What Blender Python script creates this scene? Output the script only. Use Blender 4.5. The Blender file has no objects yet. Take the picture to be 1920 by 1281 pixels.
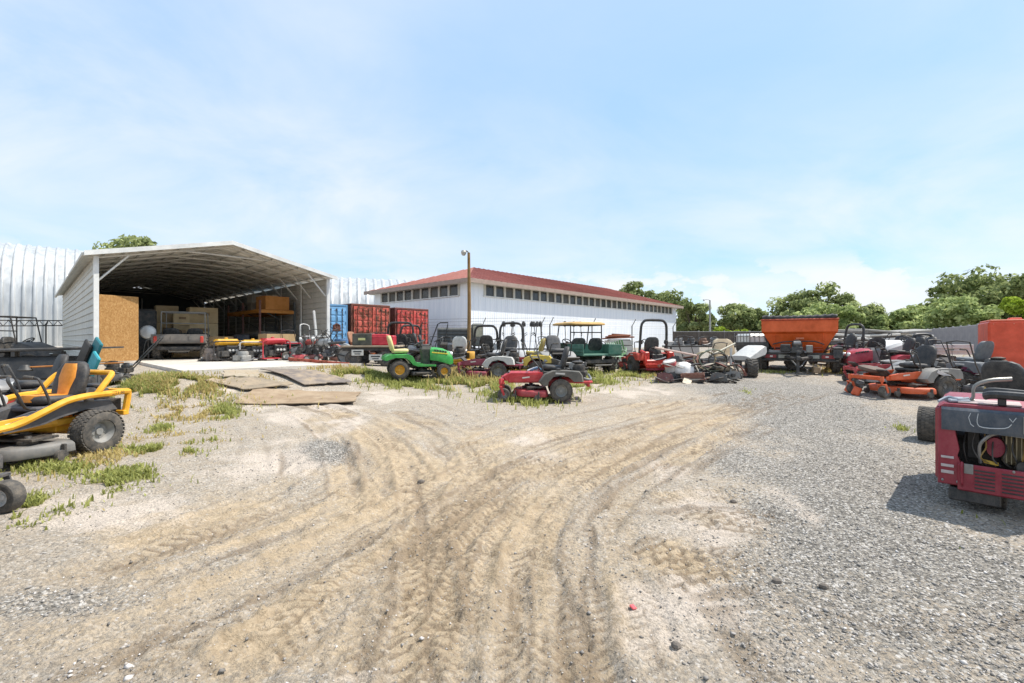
import bpy, math, random
import numpy as np
from mathutils import Vector, Matrix, Euler
random.seed(7); RNG = np.random.default_rng(11)
S = bpy.context.scene
COL = S.collection
# ---------------------------------------------------------------- camera
FPX, CX, HY, EYE = 853.333, 960.0, 636.0, 1.5
cam_d = bpy.data.cameras.new('camera'); cam = bpy.data.objects.new('camera', cam_d); COL.objects.link(cam)
cam_d.sensor_width = 36; cam_d.lens = 16.0; cam_d.clip_start = 0.05; cam_d.clip_end = 3000
cam_d.shift_y = -4.5 / 1920
cam.location = (0, 0, EYE); cam.rotation_euler = (math.pi / 2, 0, 0)
S.camera = cam
# ---------------------------------------------------------------- sky, sun, exposure
SUN_EL = math.radians(58); SUN_H = Vector((0.985, 0.17)).normalized()
W = bpy.data.worlds.new('World'); S.world = W; W.use_nodes = True
nt = W.node_tree; nt.nodes.clear()
def wn(t, **k):
    n = nt.nodes.new(t)
    for a, b in k.items(): setattr(n, a, b)
    return n
out = wn('ShaderNodeOutputWorld'); bg = wn('ShaderNodeBackground'); bg.inputs[1].default_value = 0.117
sky = wn('ShaderNodeTexSky', sky_type='NISHITA', sun_disc=False, sun_elevation=SUN_EL,
         sun_rotation=math.atan2(SUN_H.x, SUN_H.y), altitude=0, air_density=1.0, dust_density=0.25, ozone_density=1.6)
tc = wn('ShaderNodeTexCoord'); sep = wn('ShaderNodeSeparateXYZ')
nt.links.new(tc.outputs['Generated'], sep.inputs[0])
def wmath(op, a, b=None, clamp=False):
    n = wn('ShaderNodeMath', operation=op, use_clamp=clamp)
    for i, v in enumerate((a, b)):
        if v is None: continue
        if isinstance(v, (int, float)): n.inputs[i].default_value = v
        else: nt.links.new(v, n.inputs[i])
    return n.outputs[0]
def wramp(v, stops):
    n = wn('ShaderNodeValToRGB'); e = n.color_ramp.elements
    e[0].position, e[0].color = stops[0][0], (*[stops[0][1]] * 3, 1); e[1].position, e[1].color = stops[-1][0], (*[stops[-1][1]] * 3, 1)
    for p, c in stops[1:-1]: x = e.new(p); x.color = (c, c, c, 1)
    nt.links.new(v, n.inputs[0]); return n.outputs[0]
def wnoise(vec, scale, detail, rough, dist=0.0):
    n = wn('ShaderNodeTexNoise'); n.inputs['Scale'].default_value = scale; n.inputs['Detail'].default_value = detail
    n.inputs['Roughness'].default_value = rough; n.inputs['Distortion'].default_value = dist
    nt.links.new(vec, n.inputs['Vector']); return n.outputs['Fac']
CLZ, CUX = 2.9, 1.5
# thin high cloud, laid out on a cloud deck plane (direction / height)
zz = wmath('ADD', wmath('MAXIMUM', sep.outputs['Z'], 0.0), 0.30)
cmb = wn('ShaderNodeCombineXYZ')
nt.links.new(wmath('MULTIPLY', wmath('DIVIDE', sep.outputs['X'], zz), 0.8), cmb.inputs[0])
nt.links.new(wmath('DIVIDE', sep.outputs['Y'], zz), cmb.inputs[1]); cmb.inputs[2].default_value = CLZ
c1 = wramp(wnoise(cmb.outputs[0], 1.9, 8, .56, .35), [(.30, 0), (.66, 1)])
c2 = wramp(wnoise(cmb.outputs[0], .62, 2, .45), [(.36, 0), (.62, 1)])
cir = wmath('MULTIPLY', wmath('MULTIPLY', c1, wmath('ADD', wmath('MULTIPLY', c2, .85), .15)), .95, True)
# fair-weather cumulus low over the horizon
map2 = wn('ShaderNodeMapping'); map2.inputs['Scale'].default_value = (1, 1, 2.0); map2.inputs['Location'].default_value = (CUX, 0.9, .12)
nt.links.new(tc.outputs['Generated'], map2.inputs[0])
cu = wramp(wnoise(map2.outputs[0], 6.5, 7, .58), [(.47, 0), (.53, .85), (.60, 1)])
cum = wmath('MULTIPLY', cu, wramp(sep.outputs['Z'], [(0, .0), (.03, .35), (.075, 1), (.12, .9), (.17, 0)]))
fac = wmath('MAXIMUM', cir, wmath('MULTIPLY', cum, 1.0), True)
hs = wn('ShaderNodeHueSaturation'); hs.inputs['Hue'].default_value = .505; hs.inputs['Saturation'].default_value = 1.0; hs.inputs['Value'].default_value = 1.05
nt.links.new(sky.outputs[0], hs.inputs['Color'])
mixc = wn('ShaderNodeMix', data_type='RGBA'); nt.links.new(fac, mixc.inputs[0])
pale = wn('ShaderNodeMix', data_type='RGBA'); pale.inputs[0].default_value = .78; nt.links.new(hs.outputs[0], pale.inputs[6]); pale.inputs[7].default_value = (1.8, 2.75, 3.95, 1)
nt.links.new(pale.outputs[2], mixc.inputs[6]); mixc.inputs[7].default_value = (3.75, 3.85, 4.0, 1)
nt.links.new(mixc.outputs[2], bg.inputs[0]); nt.links.new(bg.outputs[0], out.inputs[0])
sd = bpy.data.lights.new('sun', 'SUN'); so = bpy.data.objects.new('sun', sd); COL.objects.link(so)
sd.energy = 2.75; sd.angle = math.radians(.53); sd.color = (1, .95, .87)
sunv = Vector((SUN_H.x * math.cos(SUN_EL), SUN_H.y * math.cos(SUN_EL), math.sin(SUN_EL)))
so.rotation_euler = (-sunv).to_track_quat('-Z', 'Y').to_euler(); so.location = (20, 5, 40)
S.view_settings.view_transform = 'Standard'; S.view_settings.look = 'None'
S.view_settings.exposure = 1.17; S.view_settings.gamma = 1.0
S.render.engine = 'CYCLES'; S.cycles.max_bounces = 8; S.cycles.diffuse_bounces = 7; S.cycles.transparent_max_bounces = 8

# ---------------------------------------------------------------- materials
MATS = {}
def lin(h):
    if not isinstance(h, str): return tuple(h)
    h = h.lstrip('#'); h = h if len(h) == 6 else ''.join(x * 2 for x in h); c = [int(h[i:i + 2], 16) / 255 for i in (0, 2, 4)]
    return tuple(x / 12.92 if x <= .04045 else ((x + .055) / 1.055) ** 2.4 for x in c)
class NT:
    def __init__(s, m): s.t = m.node_tree; s.t.nodes.clear()
    def n(s, ty, **k):
        n = s.t.nodes.new(ty)
        for a, b in k.items(): setattr(n, a, b)
        return n
    def l(s, a, b): s.t.links.new(a, b)
    def noise(s, vec, sc, det=3, rough=.55, dist=0):
        n = s.n('ShaderNodeTexNoise'); n.inputs['Scale'].default_value = sc; n.inputs['Detail'].default_value = det
        n.inputs['Roughness'].default_value = rough; n.inputs['Distortion'].default_value = dist
        if vec is not None: s.l(vec, n.inputs['Vector'])
        return n.outputs['Fac']
    def vor(s, vec, sc, out='Distance', rnd=1.0, feature='F1'):
        n = s.n('ShaderNodeTexVoronoi', feature=feature); n.inputs['Scale'].default_value = sc; n.inputs['Randomness'].default_value = rnd
        s.l(vec, n.inputs['Vector']); return n.outputs[out]
    def ramp(s, v, stops, interp='LINEAR'):
        n = s.n('ShaderNodeValToRGB'); n.color_ramp.interpolation = interp; e = n.color_ramp.elements
        f = lambda c: (c, c, c, 1) if isinstance(c, (int, float)) else (*c[:3], 1)
        e[0].position, e[0].color = stops[0][0], f(stops[0][1]); e[1].position, e[1].color = stops[-1][0], f(stops[-1][1])
        for p, c in stops[1:-1]: x = e.new(p); x.color = f(c)
        s.l(v, n.inputs[0]); return n.outputs[0]
    def math(s, op, a, b=None, clamp=False):
        n = s.n('ShaderNodeMath', operation=op, use_clamp=clamp)
        for i, v in enumerate((a, b)):
            if v is None: continue
            if isinstance(v, (int, float)): n.inputs[i].default_value = v
            else: s.l(v, n.inputs[i])
        return n.outputs[0]
    def mix(s, f, a, b, bt='MIX'):
        n = s.n('ShaderNodeMix', data_type='RGBA', blend_type=bt)
        for i, v in ((0, f), (6, a), (7, b)):
            if isinstance(v, (int, float)): n.inputs[i].default_value = v
            elif isinstance(v, tuple): n.inputs[i].default_value = (*v[:3], 1)
            else: s.l(v, n.inputs[i])
        return n.outputs[2]
    def bump(s, h, st, d):
        n = s.n('ShaderNodeBump'); n.inputs['Strength'].default_value = st; n.inputs['Distance'].default_value = d
        s.l(h, n.inputs['Height']); return n.outputs[0]
    def bsdf(s, color, rough=.5, metal=0, normal=None, spec=.5):
        b = s.n('ShaderNodeBsdfPrincipled'); o = s.n('ShaderNodeOutputMaterial'); s.l(b.outputs[0], o.inputs[0])
        for k, v in (('Base Color', color), ('Roughness', rough), ('Metallic', metal), ('Specular IOR Level', spec)):
            if isinstance(v, (int, float)): b.inputs[k].default_value = v
            elif isinstance(v, tuple): b.inputs[k].default_value = (*v[:3], 1)
            else: s.l(v, b.inputs[k])
        if normal is not None: s.l(normal, b.inputs['Normal'])
        s.b = b; return b
def newmat(name):
    m = bpy.data.materials.new(name); m.use_nodes = True; MATS[name] = m; return m, NT(m)
DUST = lin('#8f8271')
def paint(c, rough=.4, metal=0.0, dirt=.35, scale=7, rust=0.0, bump=.0):
    """worn painted / plastic / metal surface: blotchy tone, dust and optional rust"""
    key = ('p', str(c), rough, metal, dirt, scale, rust, bump)
    if key in MATS: return MATS[key]
    m = bpy.data.materials.new('paint_' + str(c).strip('#()').replace(', ', '_')[:16]); m.use_nodes = True; MATS[key] = m
    t = NT(m); c = lin(c); tc = t.n('ShaderNodeTexCoord'); ob = tc.outputs['Object']
    n1 = t.noise(ob, scale, 6, .65); n2 = t.noise(ob, scale * 9, 3, .6)
    dark = tuple(x * .72 for x in c); lite = tuple(min(1, x * 1.15 + .012) for x in c)
    base = t.mix(t.ramp(n1, [(.3, 0), (.7, 1)]), dark, lite)
    d = t.math('MULTIPLY', t.ramp(t.math('ADD', t.math('MULTIPLY', n1, .6), t.math('MULTIPLY', n2, .4)), [(.42, 0), (.68, 1)]), dirt, True)
    base = t.mix(d, base, DUST)
    if rust > 0:
        r = t.ramp(t.noise(ob, scale * 1.7, 8, .72, .4), [(.62 - .25 * rust, 0), (.68 - .2 * rust, 1)])
        base = t.mix(r, base, t.mix(n2, lin('#3a1c10'), lin('#7a4526')))
    rr = t.math('ADD', t.math('MULTIPLY', d, .5), t.math('ADD', t.math('MULTIPLY', n2, .2), rough - .08), True)
    nrm = t.bump(n2, .3, bump) if bump else None
    t.bsdf(base, rr, metal, nrm); return m
def rubber(): return paint('#454340', .85, 0, .5, 14, 0, .004)
def black(d=.3): return paint('#2a2b2c', .5, 0, d, 9)
def steel(): return paint('#8b8c8c', .38, .7, .45, 12)
def iron(): return paint('#39393a', .5, .5, .45, 11, .15)

# ---------------------------------------------------------------- mesh builder
class MB:
    def __init__(s): s.v = []; s.f = []
    def add(s, vs, fs):
        o = len(s.v); s.v += [tuple(v) for v in vs]; s.f += [tuple(i + o for i in f) for f in fs]; return s
    def box(s, c, d, r=(0, 0, 0), b=None):
        h = [x / 2 for x in d]; b = min(d) * .12 if b is None else b; b = min(b, min(h) * .95)
        R = Euler(r).to_matrix() if any(r) else None; vs = []; idx = {}
        for sx in (-1, 1):
            for sy in (-1, 1):
                for sz in (-1, 1):
                    for a in range(3):
                        p = Vector([q * (h[i] - (0 if i == a else b)) for i, q in enumerate((sx, sy, sz))])
                        if R: p = R @ p
                        idx[sx, sy, sz, a] = len(vs); vs.append((p.x + c[0], p.y + c[1], p.z + c[2]))
        fs = []
        cyc = [(-1, -1), (1, -1), (1, 1), (-1, 1)]
        for sg in (-1, 1):
            fs.append([idx[sg, p, q, 0] for p, q in cyc]); fs.append([idx[p, sg, q, 1] for p, q in cyc]); fs.append([idx[p, q, sg, 2] for p, q in cyc])
        for p in (-1, 1):
            for q in (-1, 1):
                fs.append([idx[p, q, -1, 0], idx[p, q, 1, 0], idx[p, q, 1, 1], idx[p, q, -1, 1]])
                fs.append([idx[p, -1, q, 0], idx[p, 1, q, 0], idx[p, 1, q, 2], idx[p, -1, q, 2]])
                fs.append([idx[-1, p, q, 1], idx[1, p, q, 1], idx[1, p, q, 2], idx[-1, p, q, 2]])
                for r3 in (-1, 1): fs.append([idx[p, q, r3, a] for a in range(3)])
        return s.add(vs, fs)
    def tube(s, pts, r, n=8, cap=True, sm=0, closed=False):
        P = [Vector(p) for p in pts]
        if sm and len(P) > 2:
            Q = []; N = len(P)
            for i in range(N if closed else N - 1):
                g = lambda k: P[k % N] if closed else P[min(max(k, 0), N - 1)]
                a, b, c, d = g(i - 1), g(i), g(i + 1), g(i + 2)
                for k in range(sm):
                    u = k / sm; Q.append(.5 * ((2 * b) + (c - a) * u + (2 * a - 5 * b + 4 * c - d) * u * u + (3 * b - a - 3 * c + d) * u ** 3))
            if not closed: Q.append(P[-1])
            P = Q
        N = len(P); rs = r if isinstance(r, (list, tuple)) else [r] * N
        if len(rs) != N: rs = [np.interp(i / (N - 1), np.linspace(0, 1, len(rs)), rs) for i in range(N)]
        vs = []; up = None
        for i, p in enumerate(P):
            if closed: t = P[(i + 1) % N] - P[i - 1]
            else: t = P[min(i + 1, N - 1)] - P[max(i - 1, 0)]
            t = t.normalized() if t.length > 1e-9 else Vector((0, 0, 1))
            if up is None: up = Vector((0, 0, 1)) if abs(t.z) < .9 else Vector((1, 0, 0))
            x = up - t * up.dot(t)
            if x.length < 1e-5: x = t.orthogonal()
            x.normalize(); y = t.cross(x); up = x
            for k in range(n):
                a = 2 * math.pi * k / n; q = p + (x * math.cos(a) + y * math.sin(a)) * rs[i]; vs.append(q)
        fs = []
        for i in range(N if closed else N - 1):
            j = (i + 1) % N
            for k in range(n): fs.append((i * n + k, i * n + (k + 1) % n, j * n + (k + 1) % n, j * n + k))
        if cap and not closed: fs.append(tuple(range(n))); fs.append(tuple((N - 1) * n + k for k in range(n)))
        return s.add(vs, fs)
    def cyl(s, a, b, r, n=14, r2=None): return s.tube([a, b], [r, r if r2 is None else r2], n)
    def lathe(s, prof, c=(0, 0, 0), ax='z', n=20, caps=True):
        vs = []; N = len(prof)
        for r, h in prof:
            for k in range(n):
                a = 2 * math.pi * k / n; u, w = r * math.cos(a), r * math.sin(a)
                p = {'z': (u, w, h), 'y': (u, h, w), 'x': (h, u, w)}[ax]; vs.append((p[0] + c[0], p[1] + c[1], p[2] + c[2]))
        fs = [(i * n + k, i * n + (k + 1) % n, (i + 1) * n + (k + 1) % n, (i + 1) * n + k) for i in range(N - 1) for k in range(n)]
        if caps: fs += [tuple(range(n)), tuple((N - 1) * n + k for k in range(n))]
        return s.add(vs, fs)
    def prism(s, poly, lo, hi, pl='xz', b=.01):
        """2-D outline extruded along the third axis with chamfered ends"""
        n = len(poly); cx = sum(p[0] for p in poly) / n; cy = sum(p[1] for p in poly) / n
        R = max(math.hypot(p[0] - cx, p[1] - cy) for p in poly); k = 1 - b / R; vs = []
        for h, q in ((lo, k), (lo + b, 1), (hi - b, 1), (hi, k)):
            for u, w in poly:
                u2, w2 = cx + (u - cx) * q, cy + (w - cy) * q
                vs.append({'xz': (u2, h, w2), 'xy': (u2, w2, h), 'yz': (h, u2, w2)}[pl])
        fs = [(i * n + j, i * n + (j + 1) % n, (i + 1) * n + (j + 1) % n, (i + 1) * n + j) for i in range(3) for j in range(n)]
        fs += [tuple(range(n)), tuple(3 * n + j for j in range(n))]
        return s.add(vs, fs)
    def loft(s, rings, cap=True):
        n = len(rings[0]); vs = [p for r in rings for p in r]
        fs = [(i * n + j, i * n + (j + 1) % n, (i + 1) * n + (j + 1) % n, (i + 1) * n + j) for i in range(len(rings) - 1) for j in range(n)]
        if cap: fs += [tuple(range(n)), tuple((len(rings) - 1) * n + j for j in range(n))]
        return s.add(vs, fs)
    def plate(s, quad, th):
        """thin slab on four corner points"""
        q = [Vector(p) for p in quad]; nrm = (q[1] - q[0]).cross(q[3] - q[0]).normalized() * th
        return s.add(q + [p + nrm for p in q], [(0, 1, 2, 3), (4, 5, 6, 7), (0, 1, 5, 4), (1, 2, 6, 5), (2, 3, 7, 6), (3, 0, 4, 7)])
    def mesh(s, name, mat, sharp=32):
        me = bpy.data.meshes.new(name); me.from_pydata(s.v, [], s.f)
        import bmesh
        bm = bmesh.new(); bm.from_mesh(me); bmesh.ops.recalc_face_normals(bm, faces=bm.faces); bm.to_mesh(me); bm.free()
        me.polygons.foreach_set('use_smooth', [True] * len(me.polygons)); me.set_sharp_from_angle(angle=math.radians(sharp))
        if mat: me.materials.append(mat)
        return me
    def build(s, name, mat, parent=None, loc=None, rot=None, sharp=32, kind=None):
        return link(name, s.mesh(name, mat, sharp), parent, loc, rot, kind)
def link(name, me, parent=None, loc=None, rot=None, kind=None, scale=None):
    o = bpy.data.objects.new(name, me); COL.objects.link(o)
    if parent is not None: o.parent = parent
    if loc is not None: o.location = loc
    if rot is not None: o.rotation_euler = rot
    if scale is not None: o.scale = scale
    if kind: o['kind'] = kind
    return o
def fastmesh(name, V, quads=None, tris=None, mat=None, attrs=None, smooth=False):
    """numpy arrays straight to a mesh"""
    me = bpy.data.meshes.new(name); V = np.asarray(V, np.float32); me.vertices.add(len(V)); me.vertices.foreach_set('co', V.ravel())
    loops = []; tot = []
    if quads is not None and len(quads): loops.append(np.asarray(quads, np.int32).ravel()); tot.append(np.full(len(quads), 4, np.int32))
    if tris is not None and len(tris): loops.append(np.asarray(tris, np.int32).ravel()); tot.append(np.full(len(tris), 3, np.int32))
    L = np.concatenate(loops); T = np.concatenate(tot); st = np.concatenate([[0], np.cumsum(T)[:-1]]).astype(np.int32)
    me.loops.add(len(L)); me.loops.foreach_set('vertex_index', L); me.polygons.add(len(T)); me.polygons.foreach_set('loop_start', st); me.polygons.foreach_set('loop_total', T)
    if smooth: me.polygons.foreach_set('use_smooth', np.ones(len(T), bool))
    for k, a in (attrs or {}).items():
        at = me.color_attributes.new(k, 'FLOAT_COLOR', 'POINT'); at.data.foreach_set('color', np.asarray(a, np.float32).ravel())
    me.update(calc_edges=True)
    if mat: me.materials.append(mat)
    return me
def tag(o, label, cat, group=None, kind=None):
    o['label'] = label; o['category'] = cat
    if group: o['group'] = group
    if kind: o['kind'] = kind
    return o
def thing(name, label, cat, loc=(0, 0, 0), rz=0, group=None, rot=None, sc=None):
    o = bpy.data.objects.new(name, None); COL.objects.link(o); o.empty_display_size = .2
    o.location = loc; o.rotation_euler = rot if rot else (0, 0, rz)
    if sc: o.scale = (sc,) * 3
    return tag(o, label, cat, group)
def copy_tree(o, parent=None):
    c = o.copy(); COL.objects.link(c); c.parent = parent
    for ch in o.children: copy_tree(ch, c)
    return c
R_ = math.radians
# ================================================================ terrain
CL = np.array([-13.06, 14.3]); CU = np.array([.685, .7286]); CV = np.array([-.7286, .685])   # carport corner, front and depth directions
PADZ = .75
def smooth(a, b, x): t = np.clip((x - a) / (b - a), 0, 1); return t * t * (3 - 2 * t)
def local(X, Y): dx, dy = X - CL[0], Y - CL[1]; return dx * CU[0] + dy * CU[1], dx * CV[0] + dy * CV[1]
def cp(a, b, z=0.0): p = CL + a * CU + b * CV; return (p[0], p[1], PADZ + z)
def vnoise(x, y, seed=0):
    xi = np.floor(x).astype(np.int64); yi = np.floor(y).astype(np.int64); fx = x - xi; fy = y - yi
    fx = fx * fx * (3 - 2 * fx); fy = fy * fy * (3 - 2 * fy)
    def h(i, j):
        n = (i * 374761393 + j * 668265263 + seed * 144665) & 0x7fffffff
        n = ((n ^ (n >> 13)) * 1274126177) & 0x7fffffff
        return ((n ^ (n >> 16)) & 0xffff) / 65535.0
    return (h(xi, yi) * (1 - fx) + h(xi + 1, yi) * fx) * (1 - fy) + (h(xi, yi + 1) * (1 - fx) + h(xi + 1, yi + 1) * fx) * fy
def fbm(x, y, o=4, seed=0):
    s = 0; a = .5
    for k in range(o): s = s + a * vnoise(x * 2 ** k, y * 2 ** k, seed + k * 17); a *= .5
    return s
def h0(X, Y):
    """broad lie of the land: rises away from the camera, a bank up to the slab"""
    X = np.asarray(X, float); Y = np.asarray(Y, float)
    z = .6 * smooth(4, 22, Y)
    a, b = local(X, Y)
    da = np.maximum(np.maximum(.9 - a, a - 5.9), 0); db = np.maximum(-6.3 - b, 0)
    d1 = np.hypot(da, db)                                   # in front: the apron
    d2 = np.hypot(np.maximum(np.maximum(-.3 - a, a - 7.9), 0), np.maximum(-.3 - b, 0))   # the floor itself
    z = z + (PADZ - .09 - z) * np.maximum(smooth(3.2, 0, d1), smooth(3.4, 0, d2))
    z = z + .16 * smooth(-2.6, -5.5, X) * smooth(8.5, 5.0, Y) * smooth(1.5, 4, Y) * .6
    return z
import functools
@functools.lru_cache(maxsize=None)
def gp(px, py):
    dx, dz = (px - CX) / FPX, -(py - HY) / FPX
    lo, hi = 1.0, 90.0; y = lo
    while y < hi:
        if EYE + dz * y < float(h0(dx * y, y)): break
        y *= 1.03
    a, b = y / 1.03, y
    for _ in range(20):
        m = (a + b) / 2
        if EYE + dz * m < float(h0(dx * m, m)): b = m
        else: a = m
    r = np.array([dx * a, a]); r.setflags(write=False); return r
def at(px, py, Y): return ((px - CX) / FPX * Y, Y, EYE - (py - HY) / FPX * Y)
def gz(p): return float(h0(p[0], p[1]))
def g3(px, py): p = gp(px, py); return (p[0], p[1], gz(p))
def onx(px, Y): X = (px - CX) / FPX * Y; return (X, Y, gz((X, Y)))
# tyre tracks, traced on the ground: image polyline, half width, depth, tread style, strength
TRK = [
 ([(820,1400),(806,1281),(800,1100),(792,960),(768,870),(700,805),(620,768),(560,752)], .17, .030, 'lug', 1.0),
 ([(560,1400),(640,1240),(740,1110),(900,960),(1060,868),(1230,802),(1400,752),(1480,728)], .18, .028, 'lug', .9),
 ([(1010,1400),(996,1281),(990,1150),(1010,1000),(1090,905),(1230,835),(1420,762),(1500,735)], .17, .034, 'lug', 1.0),
 ([(1120,1400),(1100,1281),(1090,1120),(1110,1010),(1170,930),(1290,852),(1430,785)], .15, .036, 'bar', .95),
 ([(-60,1150),(250,1035),(480,930),(610,850),(640,805),(600,772)], .17, .020, 'soft', .7),
 ([(-60,1290),(300,1160),(600,1030),(790,930),(930,862),(1100,806),(1330,752)], .18, .026, 'soft', .8),
 ([(330,1400),(420,1281),(600,1130),(800,990),(960,898),(1130,832),(1340,772),(1460,742)], .17, .026, 'lug', .8),
 ([(80,1340),(240,1250),(460,1130),(680,1000),(800,910),(830,850),(770,800),(690,772)], .17, .024, 'soft', .75),
 ([(1190,946),(1300,930),(1400,936),(1480,952)], .16, .022, 'bar', .9),
 ([(1150,1075),(1230,1068),(1330,1040),(1400,1018)], .30, .012, 'brick', 1.3),
 ([(1200,985),(1320,975),(1440,985),(1520,1010)], .26, .010, 'brick', 1.0),
 ([(1180,1120),(1330,1108),(1480,1100)], .13, .020, 'soft', .8),
 ([(640,780),(760,800),(900,830),(1010,880),(1100,960)], .16, .014, 'soft', .5),
 ([(520,770),(700,790),(860,800),(1010,812),(1200,775),(1400,735)], .17, .016, 'soft', .6),
 ([(880,1400),(876,1281),(870,1120),(930,980),(1050,885),(1200,815)], .15, .022, 'lug', .75),
]
TR = []
def dens(P):
    Q = []
    for i in range(len(P) - 1):
        a, b, c, d = P[max(i - 1, 0)], P[i], P[i + 1], P[min(i + 2, len(P) - 1)]
        for u in np.linspace(0, 1, 5, endpoint=False): Q.append(.5 * ((2 * b) + (c - a) * u + (2 * a - 5 * b + 4 * c - d) * u * u + (3 * b - a - 3 * c + d) * u ** 3))
    return np.array(Q + [P[-1]])
def addtrack(P, w, dep, st, k):
    Q = dens(P); TR.append((Q, np.concatenate([[0], np.cumsum(np.hypot(*(Q[1:] - Q[:-1]).T))]), w, dep, st, k))
trs = np.random.default_rng(4)
for ti, (pl, w, dep, st, k) in enumerate(TRK):
    P = np.array([gp(*p) for p in pl]); addtrack(P, w, dep, st, k)
    if ti in (0, 1, 2, 5, 6, 7, 14):              # the same vehicles passed more than once, a little to either side
        T = np.gradient(P, axis=0); N = np.stack([-T[:, 1], T[:, 0]], 1) / np.hypot(T[:, 0], T[:, 1])[:, None]
        for off in (-.62, .36, .95):
            o = off + trs.normal(0, .08); n_ = len(P); wob = trs.normal(0, .05, n_)
            addtrack(P + N * (o * np.linspace(1.15, .75, n_) + wob)[:, None], w * trs.uniform(.7, 1.0), dep * trs.uniform(.5, .9), ('soft', 'lug', 'bar', 'lug')[trs.integers(4)], k * trs.uniform(.5, .9))
def tracks(X, Y):
    dz = np.zeros_like(X); tan = np.zeros_like(X); edge = np.zeros_like(X)
    for ti, (Q, s, w, dep, st, k) in enumerate(TR):
        m = np.where((X > Q[:, 0].min() - .6) & (X < Q[:, 0].max() + .6) & (Y > Q[:, 1].min() - .6) & (Y < Q[:, 1].max() + .6))[0]
        if not len(m): continue
        x, y = X[m], Y[m]; bd = np.full(len(m), 9.0); bs = np.zeros(len(m)); sg = np.ones(len(m))
        for i in range(len(Q) - 1):
            e = Q[i + 1] - Q[i]; L2 = e @ e
            if L2 < 1e-9: continue
            u = np.clip(((x - Q[i, 0]) * e[0] + (y - Q[i, 1]) * e[1]) / L2, 0, 1)
            rx, ry = x - Q[i, 0] - u * e[0], y - Q[i, 1] - u * e[1]; d = np.hypot(rx, ry); c = d < bd
            bd[c] = d[c]; bs[c] = (s[i] + u * math.sqrt(L2))[c]; sg[c] = np.sign(e[0] * ry - e[1] * rx)[c]
        wob = (fbm(x * 3.1, y * 3.1, 3, 40 + ti) - .44) * .12
        d = bd + wob; a = d * sg
        f = k * np.clip(.25 + 1.6 * (fbm(bs * .9, bs * 0 + ti * 7.7, 2, 60) - .12), 0, 1) * smooth(0, .5, bs) * smooth(0, .6, s[-1] - bs)
        ins = smooth(w + .02, w - .03, d)
        berm = np.exp(-((d - w - .045) / .04) ** 2)
        if st in ('lug', 'bar'):
            ph = bs / .085 + (np.abs(a) * 8.0 if st == 'lug' else a * 5.0) + (.5 * (a > 0) if st == 'lug' else 0)
            fr = ph - np.floor(ph); lug = smooth(.0, .14, fr) * smooth(.92, .70, fr) * smooth(0, .02, np.abs(a)) 
        elif st == 'brick':
            row = np.floor((a + 1) / .085); ph = bs / .15 + .5 * (row % 2); fr = ph - np.floor(ph); fa = (a + 1) / .085 - row
            lug = smooth(.03, .2, fr) * smooth(.98, .82, fr) * smooth(.05, .26, fa) * smooth(.97, .76, fa)
        else: lug = .35 * vnoise(bs * 12, a * 10, 5)
        keep = np.clip(2.3 * fbm(x * 2.3, y * 2.3, 3, 90 + ti) - .2, 0, 1)
        dz[m] += f * (-1.35 * dep * ins + .55 * dep * berm * (1 - ins) + ins * lug * keep * (.030 if st == 'brick' else .025 if st != 'soft' else .012))
        tan[m] = np.maximum(tan[m], f * np.maximum(ins * (.7 + .3 * lug), .45 * berm)); edge[m] = np.maximum(edge[m], f * np.maximum(.8 * berm * (1 - ins), (2.0 if st == 'brick' else 1.55 if st != 'soft' else .3) * ins * (1 - lug)) * keep)
    return np.where(dz < -.02, -.02 + (dz + .02) * .45, dz), tan, edge
MAIN = [i for i, t in enumerate(TR) if t[5] in (1.0, .8, .9) and t[2] >= .17]
def streaks(X, Y):
    """long smears left by everything that has driven along the same sweeps"""
    o = np.full(X.shape, .45); m = np.where((Y > .5) & (Y < 11) & (np.abs(X) < 8))[0]
    if not len(m): return o
    x, y = X[m], Y[m]; best = np.full(len(m), 99.0); val = np.full(len(m), .45)
    for ti in MAIN:
        Q, s = TR[ti][0], TR[ti][1]; bd = np.full(len(m), 99.0); bs = np.zeros(len(m)); sg = np.ones(len(m))
        for i in range(0, len(Q) - 1):
            e = Q[i + 1] - Q[i]; L2 = e @ e
            if L2 < 1e-9: continue
            u = np.clip(((x - Q[i, 0]) * e[0] + (y - Q[i, 1]) * e[1]) / L2, 0, 1); rx, ry = x - Q[i, 0] - u * e[0], y - Q[i, 1] - u * e[1]; d = np.hypot(rx, ry); c = d < bd
            bd[c] = d[c]; bs[c] = (s[i] + u * math.sqrt(L2))[c]; sg[c] = np.sign(e[0] * ry - e[1] * rx)[c]
        c = bd < best; a = bd * sg + .12 * (fbm(x * 1.1, y * 1.1, 2, 71) - .4); v = fbm(a * 6.5 + ti * 31.7, bs * .45 + ti * 5.1, 4, 72); best[c] = bd[c]; val[c] = v[c]
    o[m] = .45 + (val - .45) * smooth(3.2, 1.0, best); return o
def blob(X, Y, px, py, rx, ry):
    c = gp(px, py); u = gp(px, py - ry); l = gp(px, py + ry); hx = rx / FPX * c[1]
    r = np.hypot((X - c[0] - (Y - c[1]) * c[0] / c[1] * .5) / hx, (Y - c[1]) / np.where(Y > c[1], u[1] - c[1], c[1] - l[1]))
    return smooth(1.15, .35, r + (fbm(X * 1.7, Y * 1.7, 4, 31) - .46) * .9)
GB = [(1720,1100,420,330),(1640,880,260,120),(1560,790,230,70),(1480,735,260,35),(1420,880,110,60),(600,850,70,30),(120,1130,160,40)]
WB = [(1000,838,80,45),(1330,985,150,75),(1290,1160,190,110),(1480,960,70,60),(560,760,130,55),(480,880,160,60),(230,960,230,60),(640,790,60,40),(700,1281,120,50),(1440,1235,160,60),(700,745,160,22),(1140,735,200,22),(380,740,60,40),(1240,880,70,40)]
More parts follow.
